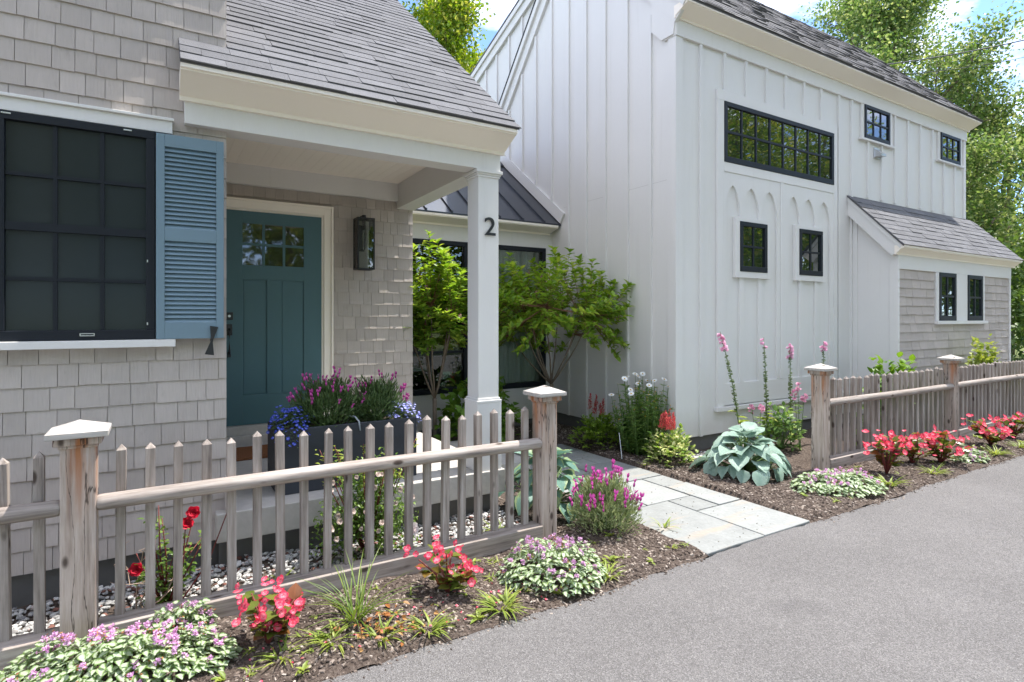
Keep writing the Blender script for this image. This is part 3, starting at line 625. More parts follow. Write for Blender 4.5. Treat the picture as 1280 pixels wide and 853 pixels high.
# frieze and eave
g = G(); g.box(BX-.028,BX1+.028,BYF-.035,BYF,4.845,5.06); g.box(BX-.03,BX-.0006,BYF,BYF+.16,4.845,5.02); g.obj('frieze_board', M['white'], barn, bevel=.003)
crown(barn,BX-.06,BX1+.10,BYF-.03,5.055,4.44,5.165)
ES,EY,EZ = 1.014,4.425,5.17
br = G().prism([(EY,EZ-.018),(EY,EZ+.008),(6.5,EZ+.008+ES*(6.5-EY)),(10.7,orake(10.7)+.055),(10.7,orake(10.7)+.024),(6.5,EZ-.022+ES*(6.5-EY))],'x',BX-.085,BX1+.12).obj('roof', M['roof_i'], barn)
def shingle_field(parent, x0, x1, y0, z0, slope, ymax, E, name, mat):
    an = math.atan(slope); ca, sa = math.cos(an), math.sin(an); n = int((ymax-y0)/ca/E); g = G()
    for k in range(n):
        x = x0-U_(0,.2); y, z = y0+k*E*ca, z0+k*E*sa
        while x < x1:
            wd = U_(.12,.34); a, b = max(x,x0), min(x+wd,x1); th = random.choice((.005,.009,.014)); h = E*1.1
            P = [(a,y,z),(b,y,z),(b,y+h*ca,z+h*sa),(a,y+h*ca,z+h*sa),(a,y-th*sa,z+th*ca),(b,y-th*sa,z+th*ca)]
            if b-a > .01: g.add(P,[(4,5,2,3),(0,1,5,4),(0,4,3),(1,2,5)])
            x += wd
    return g.obj(name, M[mat], parent, kind='stuff')
shingle_field(br,BX-.09,BX1+.125,EY-.01,EZ+.004,ES,6.5,.14,'roof_shingles','roof_i')
# long window and the trim round it
tb = lambda *b: (b[0],b[1],BYF-.034,BYF-.0004,b[2],b[3])
trim(barn,'window_trim','white',tb(5.776,8.385,4.256,4.385),tb(5.776,5.897,.52,4.2555),tb(8.295,8.385,.52,4.2555),tb(5.8975,8.2945,3.395,3.512))
window(barn,5.90,8.292,3.514,4.253,BYF-.012,8,2,fr=.055,mt=.026,proud=.030)
# upper small windows, casings and sills
for x0,x1,z0,z1 in ((9.14,9.887,4.36,4.868),(11.643,12.40,4.39,4.868)):
    trim(barn,'window_trim','white',(x0-.085,x0-.002,BYF-.026,BYF-.0004,z0-.03,4.845),(x1+.002,x1+.085,BYF-.0258,BYF-.0004,z0-.03,4.845),(x0-.13,x1+.14,BYF-.05,BYF-.0004,z0-.06,z0-.0305))
    window(barn,x0,x1,z0-.028,z1-.024,BYF-.012,3,2,fr=.05,mt=.024,proud=.030)
# arched panel below the long window
def lancets(xa, xb, ls, zb_, zs_, za_, zt_):
    g = G(); y0,y1 = BYF-.026,BYF-.0005; prev = xa
    for l0,l1 in ls+[(xb,xb)]:
        if l0-prev > .004: g.box(prev,l0,y0,y1,zb_,zt_)
        prev = l1
    for l0,l1 in ls:
        c = (l0+l1)/2; w_ = (l1-l0)/2; n = 8; curve = []
        for i in range(n+1):
            u = i/n; curve.append((l0+w_*(1-math.cos(u*math.pi/2))*1.0*.55+w_*u*.45, zs_+(za_-zs_)*(math.sin(u*math.pi/2)*.75+u*.25)))
        full = curve+[(2*c-x,z) for x,z in curve[::-1][1:]]
        v = []
        for x,z in full: v += [(x,y0,z),(x,y0,zt_),(x,y1,z)]
        m_ = len(full); g.add(v,[(3*i,3*i+3,3*i+4,3*i+1) for i in range(m_-1)]+[(3*i+2,3*i+5,3*i+3,3*i) for i in range(m_-1)])
    return g.obj('arched_panel', M['white'], barn)
lancets(5.8985,7.03,[(5.94,6.20),(6.28,6.58),(6.647,6.963)],.80,2.98,3.243,3.394)
lancets(7.1035,8.294,[(7.20,7.462),(7.525,7.836),(7.902,8.208)],.80,2.98,3.243,3.394)
trim(barn,'panel_divider','white',(7.032,7.102,BYF-.036,BYF-.0004,.80,3.394))
trim(barn,'panel_base','white',(5.8985,8.294,BYF-.0255,BYF-.0004,.535,.7995))
trim(barn,'water_table','white',(5.75,8.80,BYF-.06,BYF-.0004,.47,.519))
for x0,x1,z0,z1 in ((6.181,6.721,2.186,2.807),(7.432,7.98,2.19,2.815)):
    trim(barn,'window_trim','white',(x0-.085,x0-.002,BYF-.048,BYF-.0006,z0-.08,z1+.055),(x1+.002,x1+.07,BYF-.048,BYF-.0006,z0-.08,z1+.055),(x0-.002,x1+.002,BYF-.0478,BYF-.0006,z1+.002,z1+.055),(x0-.002,x1+.002,BYF-.0478,BYF-.0006,z0-.08,z0-.002))
    window(barn,x0,x1,z0,z1,BYF-.026,2,2,fr=.052,mt=.024,proud=.032)
# dryer vent hood
g = G(); g.box(9.45,9.63,BYF-.012,BYF,4.08,4.24); g.prism([(BYF-.012,4.22),(BYF-.11,4.13),(BYF-.11,4.10),(BYF-.012,4.10)],'x',9.47,9.61); g.obj('vent_hood', M['alum'], barn)
# ------------------------------------------------------------ lean-to on the barn
LX0,LX1,LF = 8.83,12.75,4.04
lt = G().prism([(BYF,.2),(LF,.2),(LF,2.52),(BYF,3.25)],'x',LX0,LX1).obj('lean_to_wall', M['white'], barn)
G().box(LX0+.03,LX1-.03,LF+.03,BYF+.02,-.15,.198).obj('lean_to_foundation', M['foundation'], barn)
trim(barn,'lean_to_corner_board','white',(LX0-.02,LX0+.022,LF-.024,LF+.09,.2,2.50),(LX0-.0195,LX0,BYF-.09,BYF-.0275,.2,3.2))
trim(barn,'lean_to_corner_board','white',(LX1-.035,LX1+.02,LF-.024,LF,.2,2.50))
trim(barn,'lean_to_frieze','white',(LX0-.022,LX1+.022,LF-.028,LF,2.292,2.53))
wl = [(10.04,10.597,1.591,2.31),(11.018,11.577,1.591,2.31)]
trim(barn,'lean_to_window_trim','white',(9.945,10.038,LF-.028,LF-.0005,1.56,2.2915),(10.599,11.016,LF-.028,LF-.0005,1.56,2.2915),(11.579,11.67,LF-.028,LF-.0005,1.56,2.2915),(9.92,11.72,LF-.06,LF-.0005,1.51,1.559))
for x0,x1,z0,z1 in wl: window(barn,x0,x1,z0-.028,z1-.02,LF-.01,2,2,fr=.06,mt=.03,proud=.03)
shingle_wall(lt, LF, LX0+.023, LX1-.036, .26, 2.292, [(9.93,11.69,1.51,2.3)], [shingle_mesh(.137,b,c_,M['shingle']) for b,c_ in ((.012,.004),(.015,.003))], .137, E=.1265, wmin=.15, wmax=.26)
lr2 = G().prism([(3.90,2.592),(3.90,2.615),(4.655,3.42),(4.655,3.395)],'x',LX0-.14,LX1+.16).obj('lean_to_roof', M['roof_i'], barn)
roof_shingles(lr2,LX0-.15,LX1+.17,3.893,2.612,1.066,4.66,.118,wmin=.20,wmax=.38)
crown(barn,LX0-.12,LX1+.15,LF-.02,2.515,3.905,2.608,'lean_to_eave_moulding')
g = G(); slopebox(g,LX0-.11,LX0-.021,(3.915,2.60),(4.64,3.385),-.19,-.012); slopebox(g,LX0-.125,LX0-.0212,(3.91,2.605),(4.64,3.39),-.055,-.008); g.obj('lean_to_rake', M['white'], barn)
# flashing of link roof on barn wall
g = G(); slopebox(g,BX-.03,BX-.001,(6.86,3.0),(8.6,4.30),.0,.16); g.obj('roof_flashing', M['white'], barn)
# ------------------------------------------------------------ picket fences
FY = 3.35
pk = G(); a = .021; pk.box(-a,a,-a,a,0,.937-.06); z = .937-.06; pk.add([(-a,-a,z),(a,-a,z),(a,a,z),(-a,a,z),(0,0,z+.028)],[(0,1,4),(1,2,4),(2,3,4),(3,0,4)]); pkm = pk.mesh('picket', M['wood'])
pkd = [pkm]
def fence(name, label, posts, xs, rails, boards, loc):
    f = thing(name, label, 'fence', loc)
    for x0,x1,h in posts:
        y0,y1 = FY, FY+.13; g = G(); g.box(x0,x1,y0,y1,-.12,h-.10); p = g.obj('post', M['postwood'], f, bevel=.006)
        g = G(); e = .024; g.box(x0-.008,x1+.008,y0-.008,y1+.008,h-.118,h-.102); g.box(x0-e,x1+e,y0-e,y1+e,h-.102,h-.068); g.obj('post_collar', M['postwood'], p, bevel=.005)
        g = G(); e = .050; zc = h-.066; xm,ym = (x0+x1)/2,(y0+y1)/2
        g.box(x0-e,x1+e,y0-e,y1+e,zc,zc+.026)
        g.add([(x0-e,y0-e,zc+.0262),(x1+e,y0-e,zc+.0262),(x1+e,y1+e,zc+.0262),(x0-e,y1+e,zc+.0262),(xm,ym,zc+.072)],[(0,1,4),(1,2,4),(2,3,4),(3,0,4)]); g.obj('post_cap', M['cap'], p, bevel=.004)
    for x in xs: place('picket', pkm, f, (x+U_(-.004,.004), FY+.098+U_(-.003,.003), .06), (U_(-.008,.008),U_(-.011,.011),U_(-.09,.09)), (U_(.92,1.07),U_(.94,1.05),U_(.988,1.016)))
    for x0,x1 in rails:
        n = 22; xx = np.concatenate([[x0,x0+.012],np.linspace(x0+.03,x1-.03,n-4),[x1-.012,x1]]); pts = [(x, FY+.036+.003*math.sin(x*2.1), .717+.004*math.sin(x*1.3+1)) for x in xx]; r = [.026,.037]+[.0385]*(n-4)+[.037,.026]
        g = G(); g.tube(pts,r,16); g.obj('rail', M['woodx'], f, smooth=True)
    for x0,x1 in boards: g = G(); g.box(x0,x1,FY-.012,FY+.115,-.045,.138); g.obj('bottom_board', M['woodx'], f, bevel=.004)
    return f
fence('picket_fence','weathered picket fence with log rail in front of the porch',[(-.378,-.24,1.112),(2.32,2.448,1.112)],
      [-.462-.1245*k for k in range(14)][::-1]+[-.152+.1256*k for k in range(20)],[(-2.15,-.372),(-.246,2.326)],[(-2.15,-.379),(-.239,2.319)],(1.0,FY,0))
fence('picket_fence','weathered picket fence with log rail running past the lean-to',[(5.81,5.94,1.125),(8.80,8.93,1.118),(11.75,11.88,1.11)],
      [6.03+.1327*k for k in range(21)]+[9.01+.1265*k for k in range(22)],[(5.93,8.808),(8.922,11.76)],[(5.941,8.799),(8.931,11.749)],(8.8,FY,0))
# ------------------------------------------------------------ porch things
pt = thing('planter', 'long charcoal planter box standing on the porch slab', 'planter', (1.2,4.4,.385))
g = G(); px0,px1,py0,py1,pz0,pz1 = .705,1.715,4.18,4.60,.386,.835
for b in ((px0,px1,py0,py0+.025),(px0,px1,py1-.025,py1),(px0,px0+.025,py0+.025,py1-.025),(px1-.025,px1,py0+.025,py1-.025)): g.box(b[0],b[1],b[2],b[3],pz0,pz1)
g.obj('box', M['planter'], pt, bevel=.005)
G().box(px0+.026,px1-.026,py0+.026,py1-.026,.75,.79).obj('soil', M['mulch'], pt)
G().tube([(1.23,4.38,.80),(1.235,4.32,.868),(1.25,4.23,.874),(1.262,4.17,.845),(1.268,4.165,.78)],.006,8).obj('drip_tube', m_flat('drip_tube',(.35,.38,.42),.5), pt, smooth=True)
tag(G().box(.56,1.32,5.38,5.84,.387,.412).obj('doormat', M['coir'], bevel=.006), 'rust brown coir doormat lying below the teal door', 'doormat')
ln = thing('wall_lantern', 'tall black glass lantern hanging on the porch wall', 'lantern', (1.83,5.97,2.1))
x0,x1,y0,y1,z0,z1 = 1.742,1.920,5.80,5.958,2.10,2.63
g = G(); r = .013
for x in (x0,x1-r):
    for y in (y0,y1-r): g.box(x,x+r,y,y+r,z0+r,z1-r)
for z in (z0,z1-r):
    g.box(x0,x1,y0,y0+r,z,z+r); g.box(x0,x1,y1-r,y1,z,z+r); g.box(x0,x0+r,y0+r,y1-r,z,z+r); g.box(x1-r,x1,y0+r,y1-r,z,z+r)
g.box(x0+r,x1-r,y0+r,y1-r,z1-r,z1-.002); g.obj('frame', M['black'], ln)
G().box(x0+.06,x1-.06,y1,5.984,z0+.20,z1-.06).obj('back_plate', M['black'], ln)
g = G(); g.tube([(1.831,5.88,z1),(1.831,5.88,z1+.035)],.02,10); g.box(1.815,1.847,5.87,5.97,z1+.018,z1+.034); g.obj('hanger', M['black'], ln)
for b in ((x0+.003,x0+.006,y0+r,y1-r),(x1-.006,x1-.003,y0+r,y1-r),(x0+r,x1-r,y0+.003,y0+.006)): G().box(b[0],b[1],b[2],b[3],z0+r,z1-r).obj('glass', M['clear'], ln)
g = G(); g.tube([(1.831,5.88,z1-r),(1.831,5.88,z1-.12)],.018,10); g.obj('socket', M['black'], ln); G().tube([(1.831,5.88,z1-.12),(1.831,5.88,z1-.17),(1.831,5.88,z1-.30),(1.831,5.88,z1-.33)],[.012,.016,.014,.004],10).obj('bulb', M['clear'], ln)
# overhead wires
def wire(a, b, sag, rad, label):
    t_ = np.linspace(0,1,30)[:,None]; p = np.array(a)*(1-t_)+np.array(b)*t_; p[:,2] -= sag*4*(t_*(1-t_))[:,0]
    G2 = G(); G2.tube(p,rad,8); tag(G2.obj('utility_wire', m_flat('wire',(.06,.06,.065),.6)), label, 'wire', 'overhead utility wires')
wire((14.779, 7.6, 7.777),(21.536, 5.6, 9.627),.10,.016,'thick upper overhead utility wire crossing in front of the tree')
wire((15.363, 7.9, 7.796),(22.69, 5.9, 9.54),.16,.008,'thin lower overhead utility wire crossing in front of the tree')
# slim plant stake in the bed
tag(G().tube([(4.40,4.80,.0),(4.47,4.93,.30)],.005,6).obj('plant_stake', M['alum']), 'thin pale stake leaning in the mulch by the path', 'stake')
# ------------------------------------------------------------ plant templates
def leafT(st, fold=.25, droop=.15, tip=True):
    """st: [(u, half width)]; strip with a midrib, folded by fold, drooping by droop"""
    v=[];uv=[];f=[]
    for u,h in st:
        for sgn in (-1,0,1): v.append((u, sgn*h, fold*abs(sgn*h)-droop*u*u)); uv.append((u,.5+sgn*.5))
    n=len(st)
    for i in range(n-1):
        a=3*i; f += [(a,a+1,a+4,a+3),(a+1,a+2,a+5,a+4)]
    if tip:
        v.append((1,0,-droop)); uv.append((1,.5)); a=3*(n-1); k=len(v)-1; f += [(a,a+1,k),(a+1,a+2,k)]
    return np.array(v,float), f, np.array(uv,float)
T_DIA=(np.array([(0,0,0),(.45,-.5,.1),(1,0,-.08),(.45,.5,.1)]),[(0,1,2),(0,2,3)],np.array([(0,.5),(.45,0),(1,.5),(.45,1)]))
T_OV=leafT([(0,.02),(.25,.38),(.55,.42),(.82,.2)],.3,.22)
T_HEART=leafT([(0,.10),(.05,.34),(.22,.50),(.5,.44),(.78,.22)],.22,.18)
T_STRAP=leafT([(0,.5),(.3,.5),(.6,.4),(.85,.2)],.02,.55)
T_NARROW=leafT([(0,.3),(.5,.5)],.05,.08)
T_PETAL=leafT([(0,.12),(.4,.40),(.75,.46),(.95,.26)],.15,-.12)
def flowerT(n, petal, cup=.35, width=1.0, rings=1):
    v=[];f=[];uv=[]
    for r in range(rings):
        for k in range(n):
            a=2*math.pi*(k+.5*r)/n; s=1-.28*r; tv,tf,tu=petal; o=len(v); cc=cup+.35*r
            for (x,y,z) in tv:
                px=x*s*math.cos(math.atan(cc)); pz=z*s+x*s*math.sin(math.atan(cc))*1.0
                v.append((px*math.cos(a)-y*s*width*math.sin(a), px*math.sin(a)+y*s*width*math.cos(a), pz+.02*r)); 
            f += [tuple(i+o for i in q) for q in tf]; uv += list(map(tuple,tu))
    return np.array(v),f,np.array(uv)
T_FL5=flowerT(5,T_DIA,.25); T_FL4=flowerT(4,T_PETAL,.35,1.1); T_DAISY=flowerT(15,leafT([(0,.10),(.5,.19),(.9,.15)],.05,.02),.04,1.0)
T_ROSE=flowerT(6,leafT([(0,.15),(.4,.42),(.7,.40),(.95,.22)],.35,-.10),.30,1.15,5); T_ROSE[0][:]+=RNG.normal(0,.035,T_ROSE[0].shape)
T_LIP=flowerT(3,T_DIA,1.1)
def spindleT(n=6, prof=((0,.15),(.2,.42),(.55,.5),(.85,.3),(1,.05))):
    v=[];f=[];uv=[]
    for u,r in prof:
        for k in range(n): a=2*math.pi*k/n; v.append((u,r*math.cos(a),r*math.sin(a))); uv.append((u,.5))
    for i in range(len(prof)-1):
        for k in range(n): f.append((i*n+k,i*n+(k+1)%n,(i+1)*n+(k+1)%n,(i+1)*n+k))
    return np.array(v),f,np.array(uv)
T_SP=spindleT(); T_BELL=spindleT(7,((0,.12),(.25,.30),(.7,.40),(1,.60)))
# plant materials
M['lf_lam']=m_leaf('dead_nettle_leaf',[(0,(.075,.15,.03)),(.6,(.13,.22,.05)),(1,(.20,.28,.08))],.3,uvmask=((.44,.51,.36),.18,.40))
M['fl_lam']=m_petal('dead_nettle_flower',(.80,.56,.74),(.68,.37,.63)); M['rust']=m_leaf('rusty_bract',[(0,(.26,.09,.04)),(1,(.38,.20,.08))],.2)
M['lf_beg']=m_leaf('begonia_leaf',[(0,(.09,.13,.025)),(.55,(.15,.18,.035)),(.8,(.20,.12,.03)),(1,(.22,.06,.03))],.3,rough=.25,spec=.5)
M['fl_beg']=m_petal('begonia_petal',(.88,.42,.46),(.80,.05,.12),.35,.03,.7)
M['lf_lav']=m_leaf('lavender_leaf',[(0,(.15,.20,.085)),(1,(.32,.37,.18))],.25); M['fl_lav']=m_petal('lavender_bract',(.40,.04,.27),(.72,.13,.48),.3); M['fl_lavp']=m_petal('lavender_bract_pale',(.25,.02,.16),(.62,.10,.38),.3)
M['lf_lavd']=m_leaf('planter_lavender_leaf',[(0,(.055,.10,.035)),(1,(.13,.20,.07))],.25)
M['lf_hosta']=m_leaf('blue_hosta_leaf',[(0,(.22,.33,.275)),(1,(.34,.45,.375))],.18,rough=.4,uvmask=((.23,.345,.285),.03,.30),veins=.35)
M['lf_hosta2']=m_leaf('edged_hosta_leaf',[(0,(.17,.27,.13)),(1,(.34,.42,.20))],.2,rough=.4,uvmask=((.13,.25,.20),.30,.42),veins=.35)
M['lf_grass']=m_leaf('daylily_blade',[(0,(.09,.16,.025)),(1,(.20,.27,.055))],.3); M['lf_weed']=m_leaf('weed_blade',[(0,(.17,.25,.04)),(1,(.33,.38,.085))],.35)
M['lf_rose']=m_leaf('rose_leaf',[(0,(.07,.15,.025)),(1,(.20,.30,.07))],.35,rough=.35); M['fl_rose']=m_petal('red_rose_petal',(.42,.008,.02),(.66,.016,.05)); M['fl_pink']=m_petal('pale_pink_petal',(.80,.58,.52),(.80,.68,.62)); M['fl_white']=m_petal('blush_white_petal',(.78,.62,.60),(.80,.74,.74))
M['lf_hyd']=m_leaf('hydrangea_leaf',[(0,(.13,.25,.03)),(.6,(.22,.36,.05)),(1,(.36,.45,.08))],.42); M['lf_bush']=m_leaf('broad_bush_leaf',[(0,(.08,.18,.02)),(1,(.17,.29,.04))],.38)
M['panicle']=m_leaf('faded_panicle',[(0,(.24,.13,.12)),(1,(.40,.25,.22))],.2)
M['lf_ast']=m_leaf('astilbe_leaf',[(0,(.13,.24,.025)),(1,(.25,.36,.05))],.35); M['plume']=m_leaf('dark_red_plume',[(0,(.20,.02,.025)),(1,(.38,.07,.07))],.15); M['plume2']=m_leaf('coral_plume',[(0,(.52,.05,.07)),(1,(.72,.18,.17))],.2)
M['lf_var']=m_leaf('variegated_leaf',[(0,(.15,.27,.04)),(.5,(.24,.36,.07)),(.7,(.55,.58,.25)),(1,(.76,.75,.44))],.35)
M['lf_daisy']=m_leaf('daisy_leaf',[(0,(.08,.18,.04)),(1,(.20,.31,.085))],.35); M['fl_daisy']=m_petal('daisy_petal',(.80,.80,.74),(.82,.83,.82)); M['eye']=m_flat('daisy_eye',(.55,.32,.03),.8)
M['pod']=m_leaf('foxglove_pod',[(0,(.06,.10,.03)),(1,(.17,.23,.08))],.2); M['fl_fox']=m_petal('foxglove_bell',(.72,.33,.52),(.78,.46,.62),.35); M['fl_phlox']=m_petal('pink_phlox',(.75,.30,.45),(.75,.42,.56))
M['fl_lob']=m_petal('blue_lobelia',(.30,.33,.60),(.045,.085,.58),.25,.1,.5); M['fl_lobp']=m_petal('pale_lobelia',(.62,.60,.75),(.22,.26,.70),.25,.1,.6)
M['lf_tree1']=m_leaf('birch_leaf',[(0,(.10,.19,.018)),(.6,(.19,.28,.03)),(1,(.42,.42,.09))],.45); M['lf_tree2']=m_leaf('maple_leaf',[(0,(.06,.125,.028)),(.6,(.15,.23,.06)),(1,(.33,.37,.15))],.42)
M['lf_tree3']=m_leaf('hedge_tree_leaf',[(0,(.04,.085,.018)),(1,(.11,.18,.04))],.35)
def zof(x,y): return float(hz(x,y))
def plant(name,label,cat,x,y,z=None,group=None): return thing(name,label,cat,(x,y,zof(x,y)-.004 if z is None else z),group)
def lobj(g,name,mat,parent,**kw): return g.obj(name,mat,parent,local=True,**kw)
def dome(n, rx, ry, h, pw=.5, lumps=0):
    """points over a lumpy dome with outward normals (local)"""
    r=np.sqrt(RNG.random(n)); a=RNG.uniform(0,2*math.pi,n); x=r*np.cos(a); y=r*np.sin(a); z=(1-r**2.2)**pw
    nn=nrm(np.stack([x*1.0,y*1.0,z*.9+.25],1)); lump=1+.18*np.sin(x*5+1)*np.cos(y*6+2)+.10*np.sin(11*x+7*y)
    return np.stack([x*rx,y*ry,z*h*lump],1), nn
# ---- dead nettle carpets
def lamium(x,y,rx,ry,h,nl,nf,label,rot=0,ls=.036):
    t=plant('dead_nettle',label,'ground cover',x,y,group='flowering dead nettle patches'); t.rotation_euler=(0,0,rot)
    P,N=dome(nl,rx,ry,h,.55); P[:,2]=np.maximum(P[:,2]*RNG.uniform(.55,1.05,nl),.006)
    U=nrm(np.column_stack([N[:,:2]+RNG.normal(0,.55,(nl,2)),RNG.uniform(-.45,.25,nl)])); Nn=nrm(N*.6+np.array([0,0,.8])+RNG.normal(0,.28,(nl,3)))
    L=RNG.uniform(.65,1.15,nl)*ls; g=G(); g.inst(T_HEART,P,U,Nn,L,L*.95,L); lobj(g,'foliage',M['lf_lam'],t,smooth=True)
    P,N=dome(nf,rx*.95,ry*.95,h,.55); P[:,2]+=.02; g=G(); g2=G()
    for i in range(nf):
        k=9; c=P[i]; d=rdir(k,-.2,.9); g.inst(T_LIP,c+d*.008,nrm(d+np.array([0,0,.3])),rdir(k),RNG.uniform(.010,.017,k),RNG.uniform(.007,.012,k),.010)
        k=5; g.inst(T_LIP,c+np.array([0,0,-.012])+rdir(k,-.2,.2)*.010,rdir(k,-.1,.4),rdir(k),.013,.009,.009)
        if i%3==0: k=6; g2.inst(T_DIA,c+rdir(k)*np.array([.03,.03,.012]),rdir(k,-.3,.5),rdir(k),.016,.009,.01)
    lobj(g,'flowers',M['fl_lam'],t); lobj(g2,'bracts',M['rust'],t); return t
lamium(-.16,3.10,.50,.20,.17,1500,84,'large silvery dead nettle patch at the foot of the near fence post',rot=math.radians(-14))
lamium(.10,3.27,.16,.06,.16,240,14,'small silvery dead nettle spray pressed against the bottom board of the near fence')
lamium(2.08,2.90,.33,.26,.20,1050,64,'mounded silvery dead nettle beside the gate post by the lavender',rot=math.radians(-20))
lamium(5.37,2.96,.46,.28,.14,1000,48,'low silvery dead nettle patch at the post on the far side of the path',rot=math.radians(-15),ls=.045)
lamium(7.75,2.80,.30,.12,.11,330,18,'small purple flowered dead nettle between the far begonias',ls=.045)
# ---- begonias
bfm=[]
for s_ in range(4):
    g=G(); d=rdir(1,.2,.8)[0]; g.inst(T_FL4,[(0,0,0)],(1,0,0),nrm(np.array([RNG.normal(0,.3),RNG.normal(0,.3),1])),1.0,1.0,1.0); g.inst(T_FL5,[(0,0,.05)],(0,1,0),(0,0,1),.45,.45,.6); bfm.append(g.mesh('flower',M['fl_beg'],True))
def begonia(x,y,s,nfl,label,lean=(0,0),seed=0):
    t=plant('begonia',label,'begonia',x,y,group='red begonias along the fence'); st=G(); lf=G(); tips=[]
    for k in range(8):
        a=2*math.pi*k/8+U_(-.4,.4); sp=U_(.25,1.1); hh=s*U_(.5,1.0); e=np.array([math.cos(a)*sp*s*.55+lean[0]*hh,math.sin(a)*sp*s*.45+lean[1]*hh,hh*(1-.25*sp)])
        p=[(0,0,0),tuple(e*.4+np.array([0,0,.03])),tuple(e)]; st.tube(p,[.007*s/.3,.006*s/.3,.004*s/.3],6); tips.append(e)
        m_=7; tt=RNG.uniform(.2,1,m_)[:,None]; P=e*tt; U=nrm(np.column_stack([np.cos(a+RNG.normal(0,1.2,m_)),np.sin(a+RNG.normal(0,1.2,m_)),RNG.uniform(.1,.8,m_)])); L=RNG.uniform(.17,.27,m_)*s
        lf.inst(T_OV,P,U,nrm(np.array([0,0,1])+RNG.normal(0,.3,(m_,3))),L,L*1.05,L)
    lobj(st,'stems',M['redcane'],t,smooth=True); lobj(lf,'foliage',M['lf_beg'],t,smooth=True)
    for k in range(nfl):
        e=tips[k%len(tips)]; c=e*U_(.8,1.12)+np.array([U_(-.09,.09)*s/.3*.8,U_(-.09,.09)*s/.3*.8,U_(-.05,.06)*s/.3*.8]); c[2]=max(c[2],.05)
        q=U_(.050,.085)*s; n=nrm(np.array([U_(-.9,.3),U_(-1.0,.2),U_(.1,1)])); place('flower',bfm[k%4],t,tuple(c),Vector(n).to_track_quat('Z','Y').to_euler(),(q,q,q),local=True)
    return t
begonia(.46,2.99,.31,64,'red and pink begonia nearest the camera below the bottom board',(.12,0))
begonia(1.43,3.02,.31,42,'upright leggy begonia with pink flowers midway along the near fence',(0,0))
begonia(6.30,2.98,.43,66,'wide red begonia nearest the path in the far row')
begonia(7.28,2.90,.44,60,'red begonia in front of the middle post of the far fence')
begonia(6.92,3.02,.36,34,'smaller red begonia squeezed between two wider ones by the far fence')
begonia(8.75,2.95,.42,56,'red begonia at the right edge in the far row')
begonia(9.55,2.97,.40,24,'partly cut off begonia farthest along the far fence')
# ---- Spanish lavender
def spike_mesh(mat):
    g=G(); g.inst(T_SP,[(0,0,0)],(1,0,0),(0,0,1),.75,.36,.36); k=3
    g.inst(T_OV,np.full((k,3),(.65,0,0)),nrm(np.array([1,0,0])+rdir(k)*np.array([.1,.5,.5])),rdir(k),.75,.42,.4); return g.mesh('flower_spike',mat,True)
def lavender(x,y,z,rx,ry,h,n,nf,label,group,mat='lf_lav',fl='fl_lav',fs=.042):
    t=plant('lavender',label,'lavender',x,y,z,group); P,N=dome(n,rx,ry,h,.5); N[:,2]=np.abs(N[:,2])
    q=RNG.uniform(.55,1.02,n)[:,None]; Q=P*q; U=nrm(N*1.0+np.array([0,0,.35])+RNG.normal(0,.38,(n,3))); L=RNG.uniform(.025,.048,n); g=G(); g.inst(T_NARROW,Q,U,N,L,L*.20,L)
    lobj(g,'foliage',M[mat],t); st=G()
    for i in range(60):
        e=P[i]*.9; st.tube([(e[0]*.15,e[1]*.15,0),tuple(e*np.array([.7,.7,.6])),tuple(e)],[.003,.002,.0015],4)
    lobj(st,'stems',M['stem'],t)
    P,N=dome(nf*3,rx*1.02,ry*1.02,h,.5); P=P[P[:,2]>h*.35][:nf]; N=nrm(P+np.array([0,0,h*.9])); g=G(); gs=G(); P=P+N*RNG.uniform(.0,.05,len(P))[:,None]
    U=nrm(N+RNG.normal(0,.15,N.shape)+np.array([0,0,.5])); Ls=RNG.uniform(.7,1.15,len(P))*fs; sm_=[spike_mesh(M[fl]) for _ in range(3)]
    for i in range(len(P)): place('flower_spike',sm_[i%3],t,tuple(P[i]),Vector(U[i]).to_track_quat('X','Z').to_euler(),(Ls[i],)*3,local=True)
    for i in range(len(P)): gs.tube([tuple(P[i]-U[i]*.06),tuple(P[i])],.0014,4)
    lobj(gs,'flower_stems',M['stem'],t); return t
lavender(2.82,3.26,None,.27,.26,.36,6000,74,'round purple lavender bush beside the flagstone path','lavender bushes',fs=.05)
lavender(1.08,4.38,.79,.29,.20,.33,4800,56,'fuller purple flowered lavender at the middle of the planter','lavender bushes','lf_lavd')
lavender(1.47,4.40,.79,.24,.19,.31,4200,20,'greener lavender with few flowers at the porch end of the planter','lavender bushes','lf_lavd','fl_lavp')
def lobelia(x,y,z,rx,ry,h,n,nf,label,mat):
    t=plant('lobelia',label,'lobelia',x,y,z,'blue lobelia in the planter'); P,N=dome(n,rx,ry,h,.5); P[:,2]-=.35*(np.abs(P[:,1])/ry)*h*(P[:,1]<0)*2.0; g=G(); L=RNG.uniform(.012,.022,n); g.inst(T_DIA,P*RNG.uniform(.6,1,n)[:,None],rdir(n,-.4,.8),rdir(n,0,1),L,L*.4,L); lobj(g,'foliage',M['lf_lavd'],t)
    P,N=dome(nf,rx*1.08,ry*1.08,h*1.05,.5); P[:,2]-=.35*(np.abs(P[:,1])/ry)*h*(P[:,1]<0)*2.0; g=G(); L=RNG.uniform(.010,.016,nf); g.inst(T_FL5,P,rdir(nf,-.2,.2),nrm(N+np.array([-.1,-.5,.2])),L,L,L); lobj(g,'flowers',M[mat],t); return t
lobelia(.80,4.27,.80,.13,.17,.16,900,190,'bright blue lobelia spilling over the door end of the planter','fl_lob')
lobelia(1.66,4.33,.81,.13,.13,.12,600,150,'pale blue lobelia at the column end of the planter','fl_lobp')
